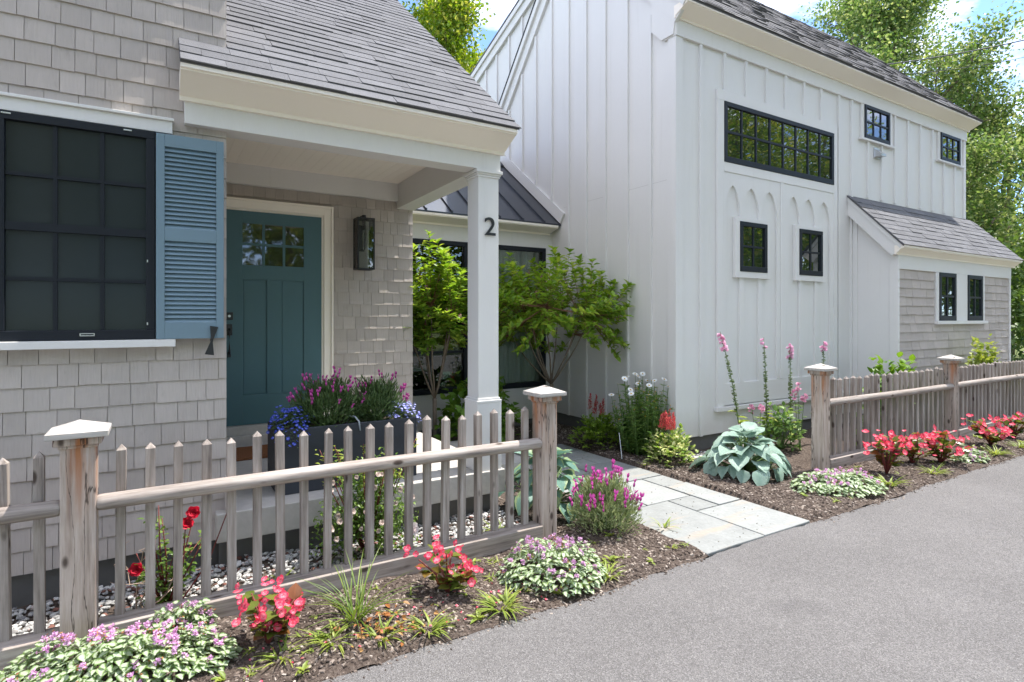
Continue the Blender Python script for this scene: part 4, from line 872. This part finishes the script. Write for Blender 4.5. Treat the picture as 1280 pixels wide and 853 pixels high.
# ---- hostas: every leaf is a piece
def hosta_mesh(mat,w_=.66,dr=.42):
    st=[(0,.03),(.04,.20),(.14,.40),(.32,.50),(.52,.46),(.72,.31),(.88,.13)]; tv,tf,tu=leafT(st,.30,dr); tv=tv.copy(); tv[:,1]*=w_/.9; tv[:,2]+=.03*np.sin(tv[:,0]*9)*np.abs(tv[:,1])*2
    g=G(); g.add(tv,tf,0,tu); return g.mesh('leaf',M[mat],True)
def hosta(x,y,R,h,mat,label,n=(12,18,24,28),sc=1.0):
    t=plant('hosta',label,'hosta',x,y,group='broad leaved hostas'); ms=[hosta_mesh(mat,w_,d_) for w_,d_ in ((.86,.22),(.92,.34),(.80,.44))]; st=G()
    for tier,k in enumerate(n):
        for i in range(k):
            f=min(1,max(0,(tier+U_(-.55,.55))/(len(n)-1))); a=2*math.pi*(i+.5*(tier%2))/k+U_(-.3,.3); rb=R*(.10+.60*f)*U_(.85,1.15); zb=h*(.98-.66*f**1.3)*U_(.88,1.1); L=R*U_(.27,.44)*(1-.05*f)
            pitch=math.radians(30-68*f+U_(-20,20)); roll=U_(-.4,.4); Mx=Matrix.Rotation(a,4,'Z')@Matrix.Rotation(-pitch,4,'Y')@Matrix.Rotation(roll,4,'X')
            o=place('leaf',random.choice(ms),t,(rb*math.cos(a),rb*math.sin(a),zb),None,None,local=True); o.rotation_euler=Mx.to_euler(); o.scale=(L,L,L)
            st.tube([(0,0,0),(rb*.5*math.cos(a),rb*.5*math.sin(a),zb*.75),(rb*math.cos(a),rb*math.sin(a),zb)],[.007,.005,.004],5)
    lobj(st,'stalks',M['stem'],t,smooth=True); return t
hosta(5.07,3.74,.50,.40,'lf_hosta','large blue green hosta in the bed to the right of the path')
hosta(2.72,3.86,.42,.46,'lf_hosta2','pale edged hosta behind the gate post and fence',n=(9,13,17,18))
# ---- strappy tufts and weeds
def tuft(x,y,n,L0,L1,wd,spread,mat,label,name='weed',cat='weed',group='strappy weeds along the road edge',up=.8):
    t=plant(name,label,cat,x,y,group=group); a=RNG.uniform(0,2*math.pi,n); r=np.sqrt(RNG.random(n))*spread; P=np.stack([np.cos(a)*r,np.sin(a)*r,np.full(n,.0)],1); b=a+RNG.normal(0,.6,n)
    U=nrm(np.stack([np.cos(b)*RNG.uniform(.3,1.1,n),np.sin(b)*RNG.uniform(.3,1.1,n),np.full(n,up)*RNG.uniform(.5,1.3,n)],1)); L=RNG.uniform(L0,L1,n); g=G(); g.inst(T_STRAP,P,U,nrm(np.column_stack([-U[:,:2]*.8,np.ones(n)])),L,wd*RNG.uniform(.7,1.2,n),L); lobj(g,'blades',M[mat],t,smooth=True); return t
tuft(.88,2.98,44,.20,.38,.008,.05,'lf_grass','tall thin daylily tuft below the middle of the near fence','daylily','daylily',None,1.3)
for i,(x,y,s_,n_,lb) in enumerate([(1.60,2.70,.12,60,'bright strappy weed clump at the road edge right of the leggy begonia'),(1.18,2.71,.11,40,'low strappy weed at the road edge under the leggy begonia'),(.72,2.84,.11,34,'small strappy weed left of the daylily tuft by the road'),(.95,2.76,.10,26,'yellowish weed among rusty leaves by the road edge'),(2.38,2.72,.09,30,'short weed at the road edge below the dead nettle mound'),(3.27,3.10,.10,12,'single upright weed beside the path edge'),(3.02,2.80,.05,12,'tiny weed in bare mulch by the path corner'),(5.93,2.78,.13,46,'weed at the foot of the first far begonia'),(6.75,2.74,.12,40,'weed between the far begonias at the road'),(8.35,2.76,.13,50,'weed clump right of the far purple dead nettle'),(9.0,2.74,.13,40,'weed at the road under the last begonia in view'),(.50,2.86,.09,28,'weed right beside the nearest begonia foot'),(4.42,4.48,.06,12,'tiny pale weed in shade by the path edge'),(.62,3.62,.10,36,'yellow green seedling in gravel behind the fence pickets'),(1.05,3.55,.09,24,'second yellow green seedling in gravel right of the first'),(2.12,3.62,.12,30,'yellow seedling in gravel near the gate post')]):
    tuft(x,y,n_,s_*.7,s_*1.25,.011,s_*.45,'lf_weed',lb)
g=G()
for k in range(110):
    x=U_(-.1,3.1) if k<60 else U_(4.6,11); y=U_(2.68,3.30); n=random.randint(4,11); a=RNG.uniform(0,6.28,n); U=nrm(np.stack([np.cos(a),np.sin(a),RNG.uniform(.2,1.2,n)],1)); L=RNG.uniform(.02,.065,n)
    g.inst(T_STRAP if k%3 else T_OV,np.array([x,y,zof(x,y)])+RNG.normal(0,.008,(n,3))*np.array([1,1,0]),U,(0,0,1),L,L*(.14 if k%3 else .5),L)
g.obj('weeds',M['lf_weed'],smooth=True,kind='stuff',label='tiny weed seedlings sprouting all over the mulch strips',category='weeds')
# rusty dead leaves by the road
g=G(); n=70; P=np.column_stack([RNG.normal(.98,.13,n),RNG.normal(2.83,.07,n)]); P=np.column_stack([P,hz(P[:,0],P[:,1])+RNG.uniform(.004,.03,n)]); L=RNG.uniform(.02,.045,n); g.inst(T_OV,P,rdir(n,-.3,.5),nrm(np.array([0,0,1])+RNG.normal(0,.6,(n,3))),L,L*.6,L)
g.obj('leaf_litter',m_leaf('withered_leaf',[(0,(.30,.11,.03)),(1,(.50,.30,.12))],.2),kind='stuff',label='withered rusty leaves lying at the road edge',category='leaf litter')
g=G(); n=60; P=np.column_stack([RNG.uniform(.3,1.9,n),RNG.uniform(2.68,3.0,n)]); P=np.column_stack([P,hz(P[:,0],P[:,1])+.006]); g.inst(T_PETAL,P,rdir(n,-.1,.1),nrm(np.array([0,0,1])+RNG.normal(0,.4,(n,3))),.016,.014,.016); g.obj('fallen_petals',M['fl_beg'],kind='stuff',label='fallen pink begonia petals scattered on the mulch',category='petals')
# ---- branching helper
def branch(p,d,L,r,lev,spec,tubes,tips,jit=.18,trop=.12):
    n=4; pts=[np.array(p)]; dd=nrm(np.array(d)); 
    for i in range(n): dd=nrm(dd+RNG.normal(0,jit,3)+np.array([0,0,trop])); pts.append(pts[-1]+dd*L/n)
    tubes.append((pts,np.linspace(r,r*.6,n+1)))
    if lev>=len(spec): tips.append(pts); return
    k,ang,ratio,start=spec[lev]
    for j in range(k):
        f=start+(1-start)*(j+.6)/k; q=f*n; i=min(int(q),n-1); base=pts[i]+(pts[i+1]-pts[i])*(q-i); ax=nrm(pts[i+1]-pts[i]); pr=rdir(1)[0]; pr=nrm(pr-ax*np.dot(pr,ax)); an=math.radians(ang*U_(.7,1.25)); nd=ax*math.cos(an)+pr*math.sin(an)
        branch(base,nd,L*ratio*U_(.75,1.2)*(1.1-.35*f),r*(.62 if lev else .5)*(1.05-.4*f),lev+1,spec,tubes,tips,jit,trop)
    tips.append(pts[-2:])
def tipleaves(tips,per,spread,L0,L1,wr,T,updir=.3):
    P=[];D=[]
    for pts in tips:
        pts=np.array(pts); m_=per; q=RNG.uniform(.15,1.05,m_)*(len(pts)-1); i=np.minimum(q.astype(int),len(pts)-2); f=(q-i)[:,None]; P.append(pts[i]+(pts[i+1]-pts[i])*f+RNG.normal(0,spread,(m_,3))); D.append(np.broadcast_to(nrm(pts[-1]-pts[0]),(m_,3)))
    P=np.concatenate(P); D=np.concatenate(D); n=len(P); U=nrm(D*.45+rdir(n)*.8+np.array([0,0,updir*.4])); N=nrm(np.array([0,0,1.])+RNG.normal(0,.5,(n,3))); L=RNG.uniform(L0,L1,n); return P,U,N,L
def tree_std(x,y,z,h0,h1,rx,ry,label,ntip,nl,zc):
    """hydrangea grown as a small tree: bare stem, vase of reddish branches, whorled leaves"""
    t=plant('hydrangea_tree',label,'tree',x,y,z,'hydrangeas trained as small trees'); g=G(); tw=G(); lf=G(); pn=G(); A=[];B=[]
    top=np.array([.01,.0,h0]); g.tube([np.zeros(3),top*.5+np.array([.012,.01,0]),top],[.032,.026,.027],8)
    limbs=[]
    for k in range(9):
        a=2*math.pi*k/9+U_(-.25,.25); sp=U_(.30,.62); e=np.array([math.cos(a)*rx*sp,math.sin(a)*ry*sp,h0+(h1-h0)*U_(.35,.6)]); c=top*.55+e*.45+np.array([math.cos(a)*.04,math.sin(a)*.04,-.06])
        s_=np.linspace(0,1,6)[:,None]; pts=(1-s_)**2*top+2*s_*(1-s_)*c+s_**2*e+RNG.normal(0,.012,(6,3))*s_; g.tube(pts,np.linspace(.012,.006,6),6); limbs.append(e)
    limbs=np.array(limbs)
    for k in range(ntip):
        u=rdir(1,-.6,1.0)[0]; q=U_(.62,1.05) if k%4 else U_(.25,.6); e=np.array([u[0]*rx*q,u[1]*ry*q,zc+u[2]*(h1-zc)*q])
        dd=np.linalg.norm((limbs-e)*np.array([1,1,.6]),axis=1); b=limbs[np.argmin(dd)]; c=b*.5+e*.5+np.array([e[0]*.10,e[1]*.10,-.05]); s_=np.linspace(0,1,6)[:,None]; pts=(1-s_)**2*b+2*s_*(1-s_)*c+s_**2*e; tw.tube(pts,np.linspace(.0045,.002,6),4)
        d=nrm(pts[-1]-pts[-2]+np.array([0,0,.08])); ln=np.linalg.norm(e-b)
        for m_ in range(nl):
            f=1-m_/nl*min(.75,.24/max(ln,.05)); cpt=(1-f)**2*b+2*f*(1-f)*c+f*f*e; a0=RNG.uniform(0,math.pi); pr=nrm(np.cross(d,rdir(1)[0])); p2=np.cross(d,pr)
            for q_ in range(2 if m_ else 5):
                an=a0+math.pi*q_/(1 if m_ else 2.5); side=pr*math.cos(an)+p2*math.sin(an); A.append(cpt+RNG.normal(0,.006,3)); B.append(nrm(side*.95+d*(.35 if m_ else .8)+np.array([0,0,.10])))
        if k%11==0: m_=30; pn.inst(T_FL5,e+np.array([0,0,.04])+rdir(m_)*np.array([.022,.022,.05])*RNG.uniform(.3,1,(m_,1)),rdir(m_),rdir(m_),.010,.010,.006)
    A=np.array(A);B=np.array(B);n=len(A); L=RNG.uniform(.065,.115,n); lf.inst(T_OV,A,B,nrm(np.array([0,0,1.])+B*.25+RNG.normal(0,.2,(n,3))),L,L*.60,L)
    lobj(g,'trunk',M['bark'],t,smooth=True); lobj(lf,'crown',M['lf_hyd'],t,smooth=True); lobj(tw,'twigs',M['twig'],t); lobj(pn,'old_panicles',M['panicle'],t); return t
tree_std(2.80,6.30,.03,.62,2.52,.52,.50,'slender hydrangea tree between the porch wall and the column',190,7,1.58)
tree_std(4.34,6.08,.03,.72,2.44,1.14,.98,'wide hydrangea tree with reddish branches against the barn wall',330,7,1.60)
# ---- broad green bush behind the column
def bush(x,y,rx,ry,h,n,L0,L1,mat,label,name='shrub',T=T_OV,wr=.75,group=None,buds=0,inner=.55):
    t=plant(name,label,'shrub',x,y,group=group); P,N=dome(n,rx,ry,h,.45); q=RNG.uniform(inner,1.03,n)[:,None]; P=P*q; U=nrm(N*.7+rdir(n)*.7+np.array([0,0,-.05])); L=RNG.uniform(L0,L1,n); g=G(); g.inst(T,P,U,nrm(N*.7+np.array([0,0,.6])+RNG.normal(0,.25,(n,3))),L,L*wr,L); lobj(g,'foliage',M[mat],t,smooth=True)
    st=G()
    for i in range(26): e=P[i]; st.tube([(e[0]*.1,e[1]*.1,0),tuple(e*.55+np.array([0,0,.03])),tuple(e)],[.006,.004,.002],4)
    lobj(st,'stems',M['stem'],t)
    if buds:
        P,N=dome(buds,rx,ry,h*1.03,.45); g=G()
        for c in P: k=16; d=rdir(k,0,1); g.inst(T_FL5,c+d*.022,rdir(k),d,.012,.012,.008)
        lobj(g,'flower_heads',M['lf_weed'],t)
    return t
bush(3.32,6.15,.55,.42,.80,620,.08,.135,'lf_bush','broad leaved green hydrangea bush behind the porch column',buds=9)
bush(7.9,3.66,.8,.16,1.02,700,.08,.13,'lf_bush','leafy shrub topping the pickets in front of the lean-to corner',name='shrub',inner=.3)
bush(10.75,3.70,.55,.2,1.14,800,.06,.10,'lf_weed','yellow green shrub topping the far fence under the lean-to windows',name='shrub')
bush(6.35,4.18,.26,.22,.50,260,.05,.09,'lf_daisy','low leafy clump behind the far gate post',name='shrub')
# ---- fern leaved astilbes
def astilbe(x,y,R,h,n,mat,plume,npl,ph,label):
    t=plant('astilbe',label,'astilbe',x,y,group='astilbes in the bed by the barn'); P,N=dome(n,R,R*.9,h,.5); P*=RNG.uniform(.5,1.03,n)[:,None]; g=G()
    for s_,(da,ll) in enumerate(((0,1),(.9,.75),(-.9,.75))):
        U=nrm(N*.8+RNG.normal(0,.3,(n,3)) if s_==0 else U0+np.cross(U0,np.array([0,0,1.]))*da); 
        if s_==0: U0=U
        L=RNG.uniform(.035,.065,n)*ll; g.inst(T_OV,P,U,nrm(N*.4+np.array([0,0,.9])+RNG.normal(0,.15,(n,3))),L,L*.62,L)
    lobj(g,'foliage',M[mat],t,smooth=True); g=G(); st=G()
    for k in range(npl):
        a=U_(0,6.28); r=R*U_(.05,.5); b=np.array([r*math.cos(a),r*math.sin(a),h*.85]); e=b+np.array([U_(-.04,.04),U_(-.04,.04),ph*U_(.7,1.1)]); st.tube([(0,0,.02),tuple(b),tuple(e)],[.003,.003,.001],4)
        m_=90; f=RNG.uniform(.35,1,m_)[:,None]; c=b+(e-b)*f; w_=(1-f)*.055+.004; d=rdir(m_,.1,.9); g.inst(T_SP,c+d*np.array([1,1,.5])*w_*RNG.uniform(.1,1,(m_,1)),nrm(d+np.array([0,0,1.2])),rdir(m_),RNG.uniform(.012,.022,m_),.007,.007)
    lobj(g,'plumes',M[plume],t); lobj(st,'stems',M['stem'],t); return t
astilbe(4.62,5.45,.38,.38,620,'lf_ast','plume',5,.30,'green astilbe with dark red plumes below the barn gable wall')
astilbe(4.80,4.47,.34,.34,560,'lf_var','plume2',9,.30,'cream speckled astilbe with coral plumes at the barn corner')
# ---- daisies
t=plant('daisy_clump','tall white daisy clump growing against the barn corner','daisies',4.83,4.92); st=G(); lf=G(); ey=G(); fl=G(); fl.inst(T_DAISY,[(0,0,0)],(1,0,0),(0,0,1),1,1,1); dm_=fl.mesh('flower',M['fl_daisy'])
for k in range(96):
    a=U_(0,6.28); r=.34*math.sqrt(U_(0,1)); hh=(U_(.80,1.02) if k<18 else U_(.55,.9))*(1-.2*(r/.3)**2); e=np.array([math.cos(a)*r*1.15,math.sin(a)*r,hh]); st.tube([(e[0]*.5,e[1]*.5,0),tuple(e*np.array([.85,.85,.5])),tuple(e)],[.004,.0035,.0025],5)
    m_=24; f=RNG.uniform(.05,.93,m_)[:,None]; P=np.array([e[0]*.5,e[1]*.5,0])*(1-f)+e*f; L=RNG.uniform(.055,.115,m_)*(1.2-.55*f[:,0]); lf.inst(T_OV,P,nrm(rdir(m_,.1,.8)),(0,0,1),L,L*.32,L)
    if k<18: 
        n=nrm(np.array([U_(-.6,.3),U_(-.9,.1),U_(.5,1)])); place('flower',dm_,t,tuple(e),Vector(n).to_track_quat('Z','Y').to_euler(),(.036,)*3,local=True); d=n*.006; ey.tube([tuple(e),tuple(e+d)],[.010,.006],8)
    else: ey.tube([tuple(e),tuple(e+np.array([0,0,.010]))],[.005,.003],6)
lobj(st,'stems',M['stem'],t); lobj(lf,'foliage',M['lf_daisy'],t,smooth=True); lobj(ey,'flower_eyes',M['eye'],t)
# ---- foxgloves: seeded stalks with the last bells on top
def foxglove(x,y,ex,ey_,h,nb,label):
    t=plant('foxglove',label,'foxglove',x,y,group='foxgloves in front of the barn'); s_=np.linspace(0,1,8)[:,None]; e=np.array([ex-x,ey_-y,h]); pts=e*s_+np.array([e[0]*-.15,0,0])*(4*s_*(1-s_)); g=G(); g.tube(pts,np.linspace(.009,.003,8),6); lobj(g,'stalk',M['stem'],t,smooth=True)
    n=170; f=RNG.uniform(.30,.93,n); P=np.stack([np.interp(f,s_[:,0],pts[:,i]) for i in range(3)],1); d=rdir(n,-.1,.5); g=G(); g.inst(T_SP,P+d*.006,d,rdir(n),.030*(1.15-.6*f),.014*(1.15-.5*f),.014*(1.15-.5*f)); lobj(g,'seed_pods',M['pod'],t)
    f=RNG.uniform(.86 if nb>14 else .92,1.0,nb); P=np.stack([np.interp(f,s_[:,0],pts[:,i]) for i in range(3)],1); a=RNG.uniform(0,6.28,nb); d=np.stack([np.cos(a),np.sin(a),np.full(nb,-.45)],1); g=G(); g.inst(T_BELL,P,nrm(d),(0,0,1),RNG.uniform(.035,.048,nb),.030,.030); lobj(g,'bells',M['fl_fox'],t,smooth=True)
    n=16; a=RNG.uniform(0,6.28,n); f=RNG.uniform(.02,.35,n); P=np.stack([np.interp(f,s_[:,0],pts[:,i]) for i in range(3)],1); U=nrm(np.stack([np.cos(a),np.sin(a),RNG.uniform(.0,.6,n)],1)); L=RNG.uniform(.08,.17,n); g=G(); g.inst(T_OV,P,U,(0,0,1),L,L*.4,L); lobj(g,'foliage',M['lf_weed'],t,smooth=True); return t
foxglove(5.72,4.25,5.345,4.25,1.42,24,'tallest foxglove leaning left with a full pink top')
foxglove(6.20,4.25,6.13,4.25,1.33,4,'almost bare foxglove stalk second from the barn corner')
foxglove(6.62,4.22,6.60,4.22,1.25,16,'straight foxglove with pink tip between bare stalk and post')
foxglove(7.12,4.10,7.12,4.10,1.30,10,'foxglove rising just above the far gate post cap')
def phlox(x,y,h,n,label):
    t=plant('snapdragon',label,'flower',x,y,group='pink flowered stems by the far gate post'); st=G(); lf=G(); fl=G()
    for k in range(n):
        e=np.array([U_(-.07,.07),U_(-.06,.06),h*U_(.75,1)]); st.tube([(0,0,0),tuple(e)],[.005,.003],5); m_=14; f=RNG.uniform(.1,.9,m_)[:,None]; L=RNG.uniform(.04,.07,m_); lf.inst(T_OV,e*f,rdir(m_,.0,.6),(0,0,1),L,L*.35,L); m_=14; fl.inst(T_FL5,e+rdir(m_)*np.array([.03,.03,.05]),rdir(m_),nrm(rdir(m_,-.2,.8)+np.array([-.3,-.5,0])),.022,.022,.018)
    lobj(st,'stems',M['stem'],t); lobj(lf,'foliage',M['lf_daisy'],t,smooth=True); lobj(fl,'flowers',M['fl_phlox'],t); return t
phlox(6.42,3.98,.82,3,'taller pink flowered stem just left of the far gate post')
phlox(5.98,4.22,.60,2,'pink flowered stem between the foxgloves above the blue hosta')
phlox(5.55,4.16,.40,3,'short mauve flowered stem at the foot of the tallest foxglove')
# ---- roses behind the near fence
t=plant('rose_bush','sparse red rose bush with bare twigs behind the near pickets','rose bush',.05,3.66); st=G(); lf=G(); dr_=G()
fls=[(.179,3.60,.54),(.137,3.60,.485),(-.082,3.60,.289)]; base=np.array([.05,3.66,zof(.05,3.66)])
ends=[np.array(f_)-base for f_ in fls]+[np.array((U_(-.15,.28),U_(-.05,.12),U_(.25,.6))) for _ in range(9)]
for e in ends:
    p1=e*np.array([.4,.4,.55])+RNG.normal(0,.02,3); st.tube([(0,0,0),tuple(p1),tuple(e)],[.006,.004,.0025],5); m_=30; f=RNG.uniform(.1,.85,m_)[:,None]; P=p1*2*f*(1-f)+e*f*f+RNG.normal(0,.03,(m_,3)); P[:,2]=np.maximum(P[:,2],.02); L=RNG.uniform(.025,.045,m_); lf.inst(T_OV,P,rdir(m_,-.1,.6),nrm(np.array([0,0,1.])+RNG.normal(0,.4,(m_,3))),L,L*.65,L)
for k in range(5):
    b=np.array([U_(-.2,.0),U_(-.08,.05),0]); p_=[b]; d=nrm(np.array([U_(-.3,.1),0,1]))
    for i in range(6): d=nrm(d+RNG.normal(0,.35,3)); d[2]=abs(d[2]); p_.append(p_[-1]+d*.07); dr_.tube([tuple(p_[-1]),tuple(p_[-1]+rdir(1,.0,.8)[0]*.07)],[.002,.001],4)
    dr_.tube(p_,np.linspace(.004,.0015,7),4)
dr_.tube([(.05,0,0),(.20,-.02,.22),(.30,-.03,.50),(.33,-.03,.62)],[.005,.004,.003,.002],5,1)
lobj(st,'canes',M['redcane'],t,smooth=True); lobj(lf,'foliage',M['lf_rose'],t,smooth=True); lobj(dr_,'bare_twigs',[M['dry'],M['redcane']],t)
g=G(); g.inst(T_ROSE,[(0,0,0)],(1,0,0),(0,0,1),1,1,1); rm_=g.mesh('flower',M['fl_rose'],True); g=G(); g.inst(T_ROSE,[(0,0,0)],(1,0,0),(0,0,1),1,1,1); rp_=g.mesh('flower',M['fl_pink'],True); g=G(); g.inst(T_ROSE,[(0,0,0)],(1,0,0),(0,0,1),1,1,1.2); rw_=g.mesh('flower',M['fl_white'],True)
for e in ends[:3]: place('flower',rm_,t,tuple(e),Vector((U_(-.5,.3),-.8,U_(.2,.9))).to_track_quat('Z','Y').to_euler(),(.040,.036,.040),local=True)
t=plant('rose_bush','leafy pale pink rose shrub behind the fence in front of the porch','rose bush',1.18,3.72); n=3400; P,N=dome(n,.35,.17,.62,.5); P*=RNG.uniform(.4,1.08,n)[:,None]; lf=G(); L=RNG.uniform(.018,.034,n); lf.inst(T_OV,P,nrm(N*.5+rdir(n)*.7),nrm(N*.4+np.array([0,0,.8])+RNG.normal(0,.3,(n,3))),L,L*.65,L); lobj(lf,'foliage',M['lf_rose'],t,smooth=True); st=G(); lf2=G()
for k in range(16):
    a=U_(0,6.28); e=np.array([math.cos(a)*U_(.1,.42),math.sin(a)*.14,U_(.4,.78)]); st.tube([(0,0,0),tuple(e*np.array([.6,.6,.6])),tuple(e)],[.005,.0035,.002],5); m_=12; L=RNG.uniform(.025,.045,m_); lf2.inst(T_OV,e-e*RNG.uniform(0,.25,(m_,1))+RNG.normal(0,.012,(m_,3)),rdir(m_,-.1,.7),(0,0,1),L,L*.5,L)
lobj(st,'canes',M['redcane'],t,smooth=True); lobj(lf2,'young_shoots',M['lf_weed'],t,smooth=True)
for k in range(34):
    c=np.array([U_(-.30,.26),-.16-U_(0,.04),U_(.22,.60)]); place('flower',rp_,t,tuple(c),Vector((U_(-.6,.4),-1,U_(0,.8))).to_track_quat('Z','Y').to_euler(),(U_(.013,.02),)*3,local=True)
tag(place('peony_bloom',rw_,None,(1.405,3.50,.235),Vector((-.2,-.7,.6)).to_track_quat('Z','Y').to_euler(),(.046,)*3),'single round blush white bloom resting on the gravel behind pickets','flower')
# ------------------------------------------------------------ trees
def big_tree(x,y,h,R,label,mat,spec,per,spread,L0,L1,r0=.2,h0=.3,name='broadleaf_tree',group='trees behind the buildings',nlimb=13):
    t=thing(name,label,'tree',(x,y,-.05),group); tubes=[];tips=[]; pts=[np.array([0,0,0.])]
    for i in range(1,9): pts.append(np.array([RNG.normal(0,.02*i*R*.1),RNG.normal(0,.02*i*R*.1),h*.93*i/8]))
    tubes.append((pts,np.linspace(r0,r0*.12,9)))
    for k in range(nlimb):
        f=h0+(1-h0)*.93*(k+.5)/nlimb; i=min(int(f*8),7); b=pts[i]+(pts[i+1]-pts[i])*(f*8-i); a=k*2.4+U_(-.4,.4); g_=(f-h0)/(1-h0); prof=math.sin(math.pi*min(1,max(.12,.18+.78*g_)))**.7
        branch(b,(math.cos(a),math.sin(a),.35+.75*g_),R*.80*prof*U_(.75,1.15)+.3,r0*.38*(1.1-g_*.7),0,spec,tubes,tips,.15,.10)
    g=G()
    for p_,r in tubes: g.tube(p_,r,5)
    lobj(g,'trunk',M['bark'],t,smooth=True)
    P,U,N,L=tipleaves(tips,per,spread,L0,L1,.7,T_DIA); g=G(); g.inst(T_DIA,P,U,N,L,L*.7,L); lobj(g,'crown',M[mat],t); return t
SP=[(5,48,.50,.25),(4,42,.55,.3)]
big_tree(6.5,14.6,11.5,2.5,'sunlit yellow green tree rising between the porch roof and the barn','lf_tree1',SP,110,.24,.08,.14,.16,.25)
big_tree(8.9,16.0,9.6,1.7,'small tree showing behind the long low barn roof','lf_tree1',SP,80,.24,.08,.14,.14,.25)
big_tree(27.2,12.6,15.6,5.3,'tall maple behind the far end of the barn roof','lf_tree2',SP,95,.42,.11,.19,.24,.10,nlimb=24)
big_tree(31.5,10.0,10.2,5.0,'shorter maple at the right edge behind the wires','lf_tree2',SP,60,.34,.12,.20,.24,.06,nlimb=20)
big_tree(22.5,9.0,7.2,2.9,'bushy young maple just past the lean-to','lf_tree2',SP,44,.26,.10,.17,.12,.03,nlimb=18)
big_tree(27.5,5.6,5.2,3.4,'dark low tree at the right edge beside the lean-to','lf_tree3',SP,36,.28,.10,.17,.13,.02,nlimb=18)
bush(20.5,6.6,2.6,1.6,3.6,5200,.10,.18,'lf_tree3','dense dark green hedge bush standing past the lean-to at the right edge',name='hedge_bush',T=T_DIA,wr=.7)
bush(26.0,8.6,3.2,2.0,5.0,5200,.12,.22,'lf_tree2','tall leafy hedge bush behind the far end of the fence',name='hedge_bush',T=T_DIA,wr=.7)
g=G(); n=16000; a_=RNG.uniform(math.radians(-12),math.radians(75),n); r_=RNG.uniform(48,62,n); P=np.column_stack([np.cos(a_)*r_,np.sin(a_)*r_,(RNG.random(n)**.8)*(7+2.5*np.sin(a_*23)+1.5*np.sin(a_*61))]); L=RNG.uniform(.6,1.2,n); g.inst(T_DIA,P,rdir(n),nrm(np.array([-1,-1,.8])+RNG.normal(0,.6,(n,3))),L,L*.8,L); g.obj('treeline',M['lf_tree3'],kind='stuff',label='distant line of trees beyond the barn',category='woodland')
# woodland across the road, seen mirrored in the panes
g=G(); tk=G()
for k in range(30):
    cx,cy=-16+k*3.3+U_(-1,1),-10.5-U_(0,4.5); hh=U_(10,13)+(4.5 if cx>8 else 0); n=5600; d=rdir(n,-1,1)*(RNG.random((n,1))**.25); P=np.array([cx,cy,hh*.56])+d*np.array([2.9,2.6,hh*.46])*(1+.2*np.sin(d[:,:1]*7+k)); L=RNG.uniform(.16,.32,n); g.inst(T_DIA,P,rdir(n),nrm(d+np.array([0,0,.6])),L,L*.75,L); tk.tube([(cx,cy,-.1),(cx+U_(-.3,.3),cy,hh*.8)],[.2,.06],6)
wd=g.obj('woodland',M['lf_tree1'],kind='stuff',label='leafy woodland across the road mirrored in the barn windows',category='woodland'); tk.obj('trunks',M['bark'],wd)
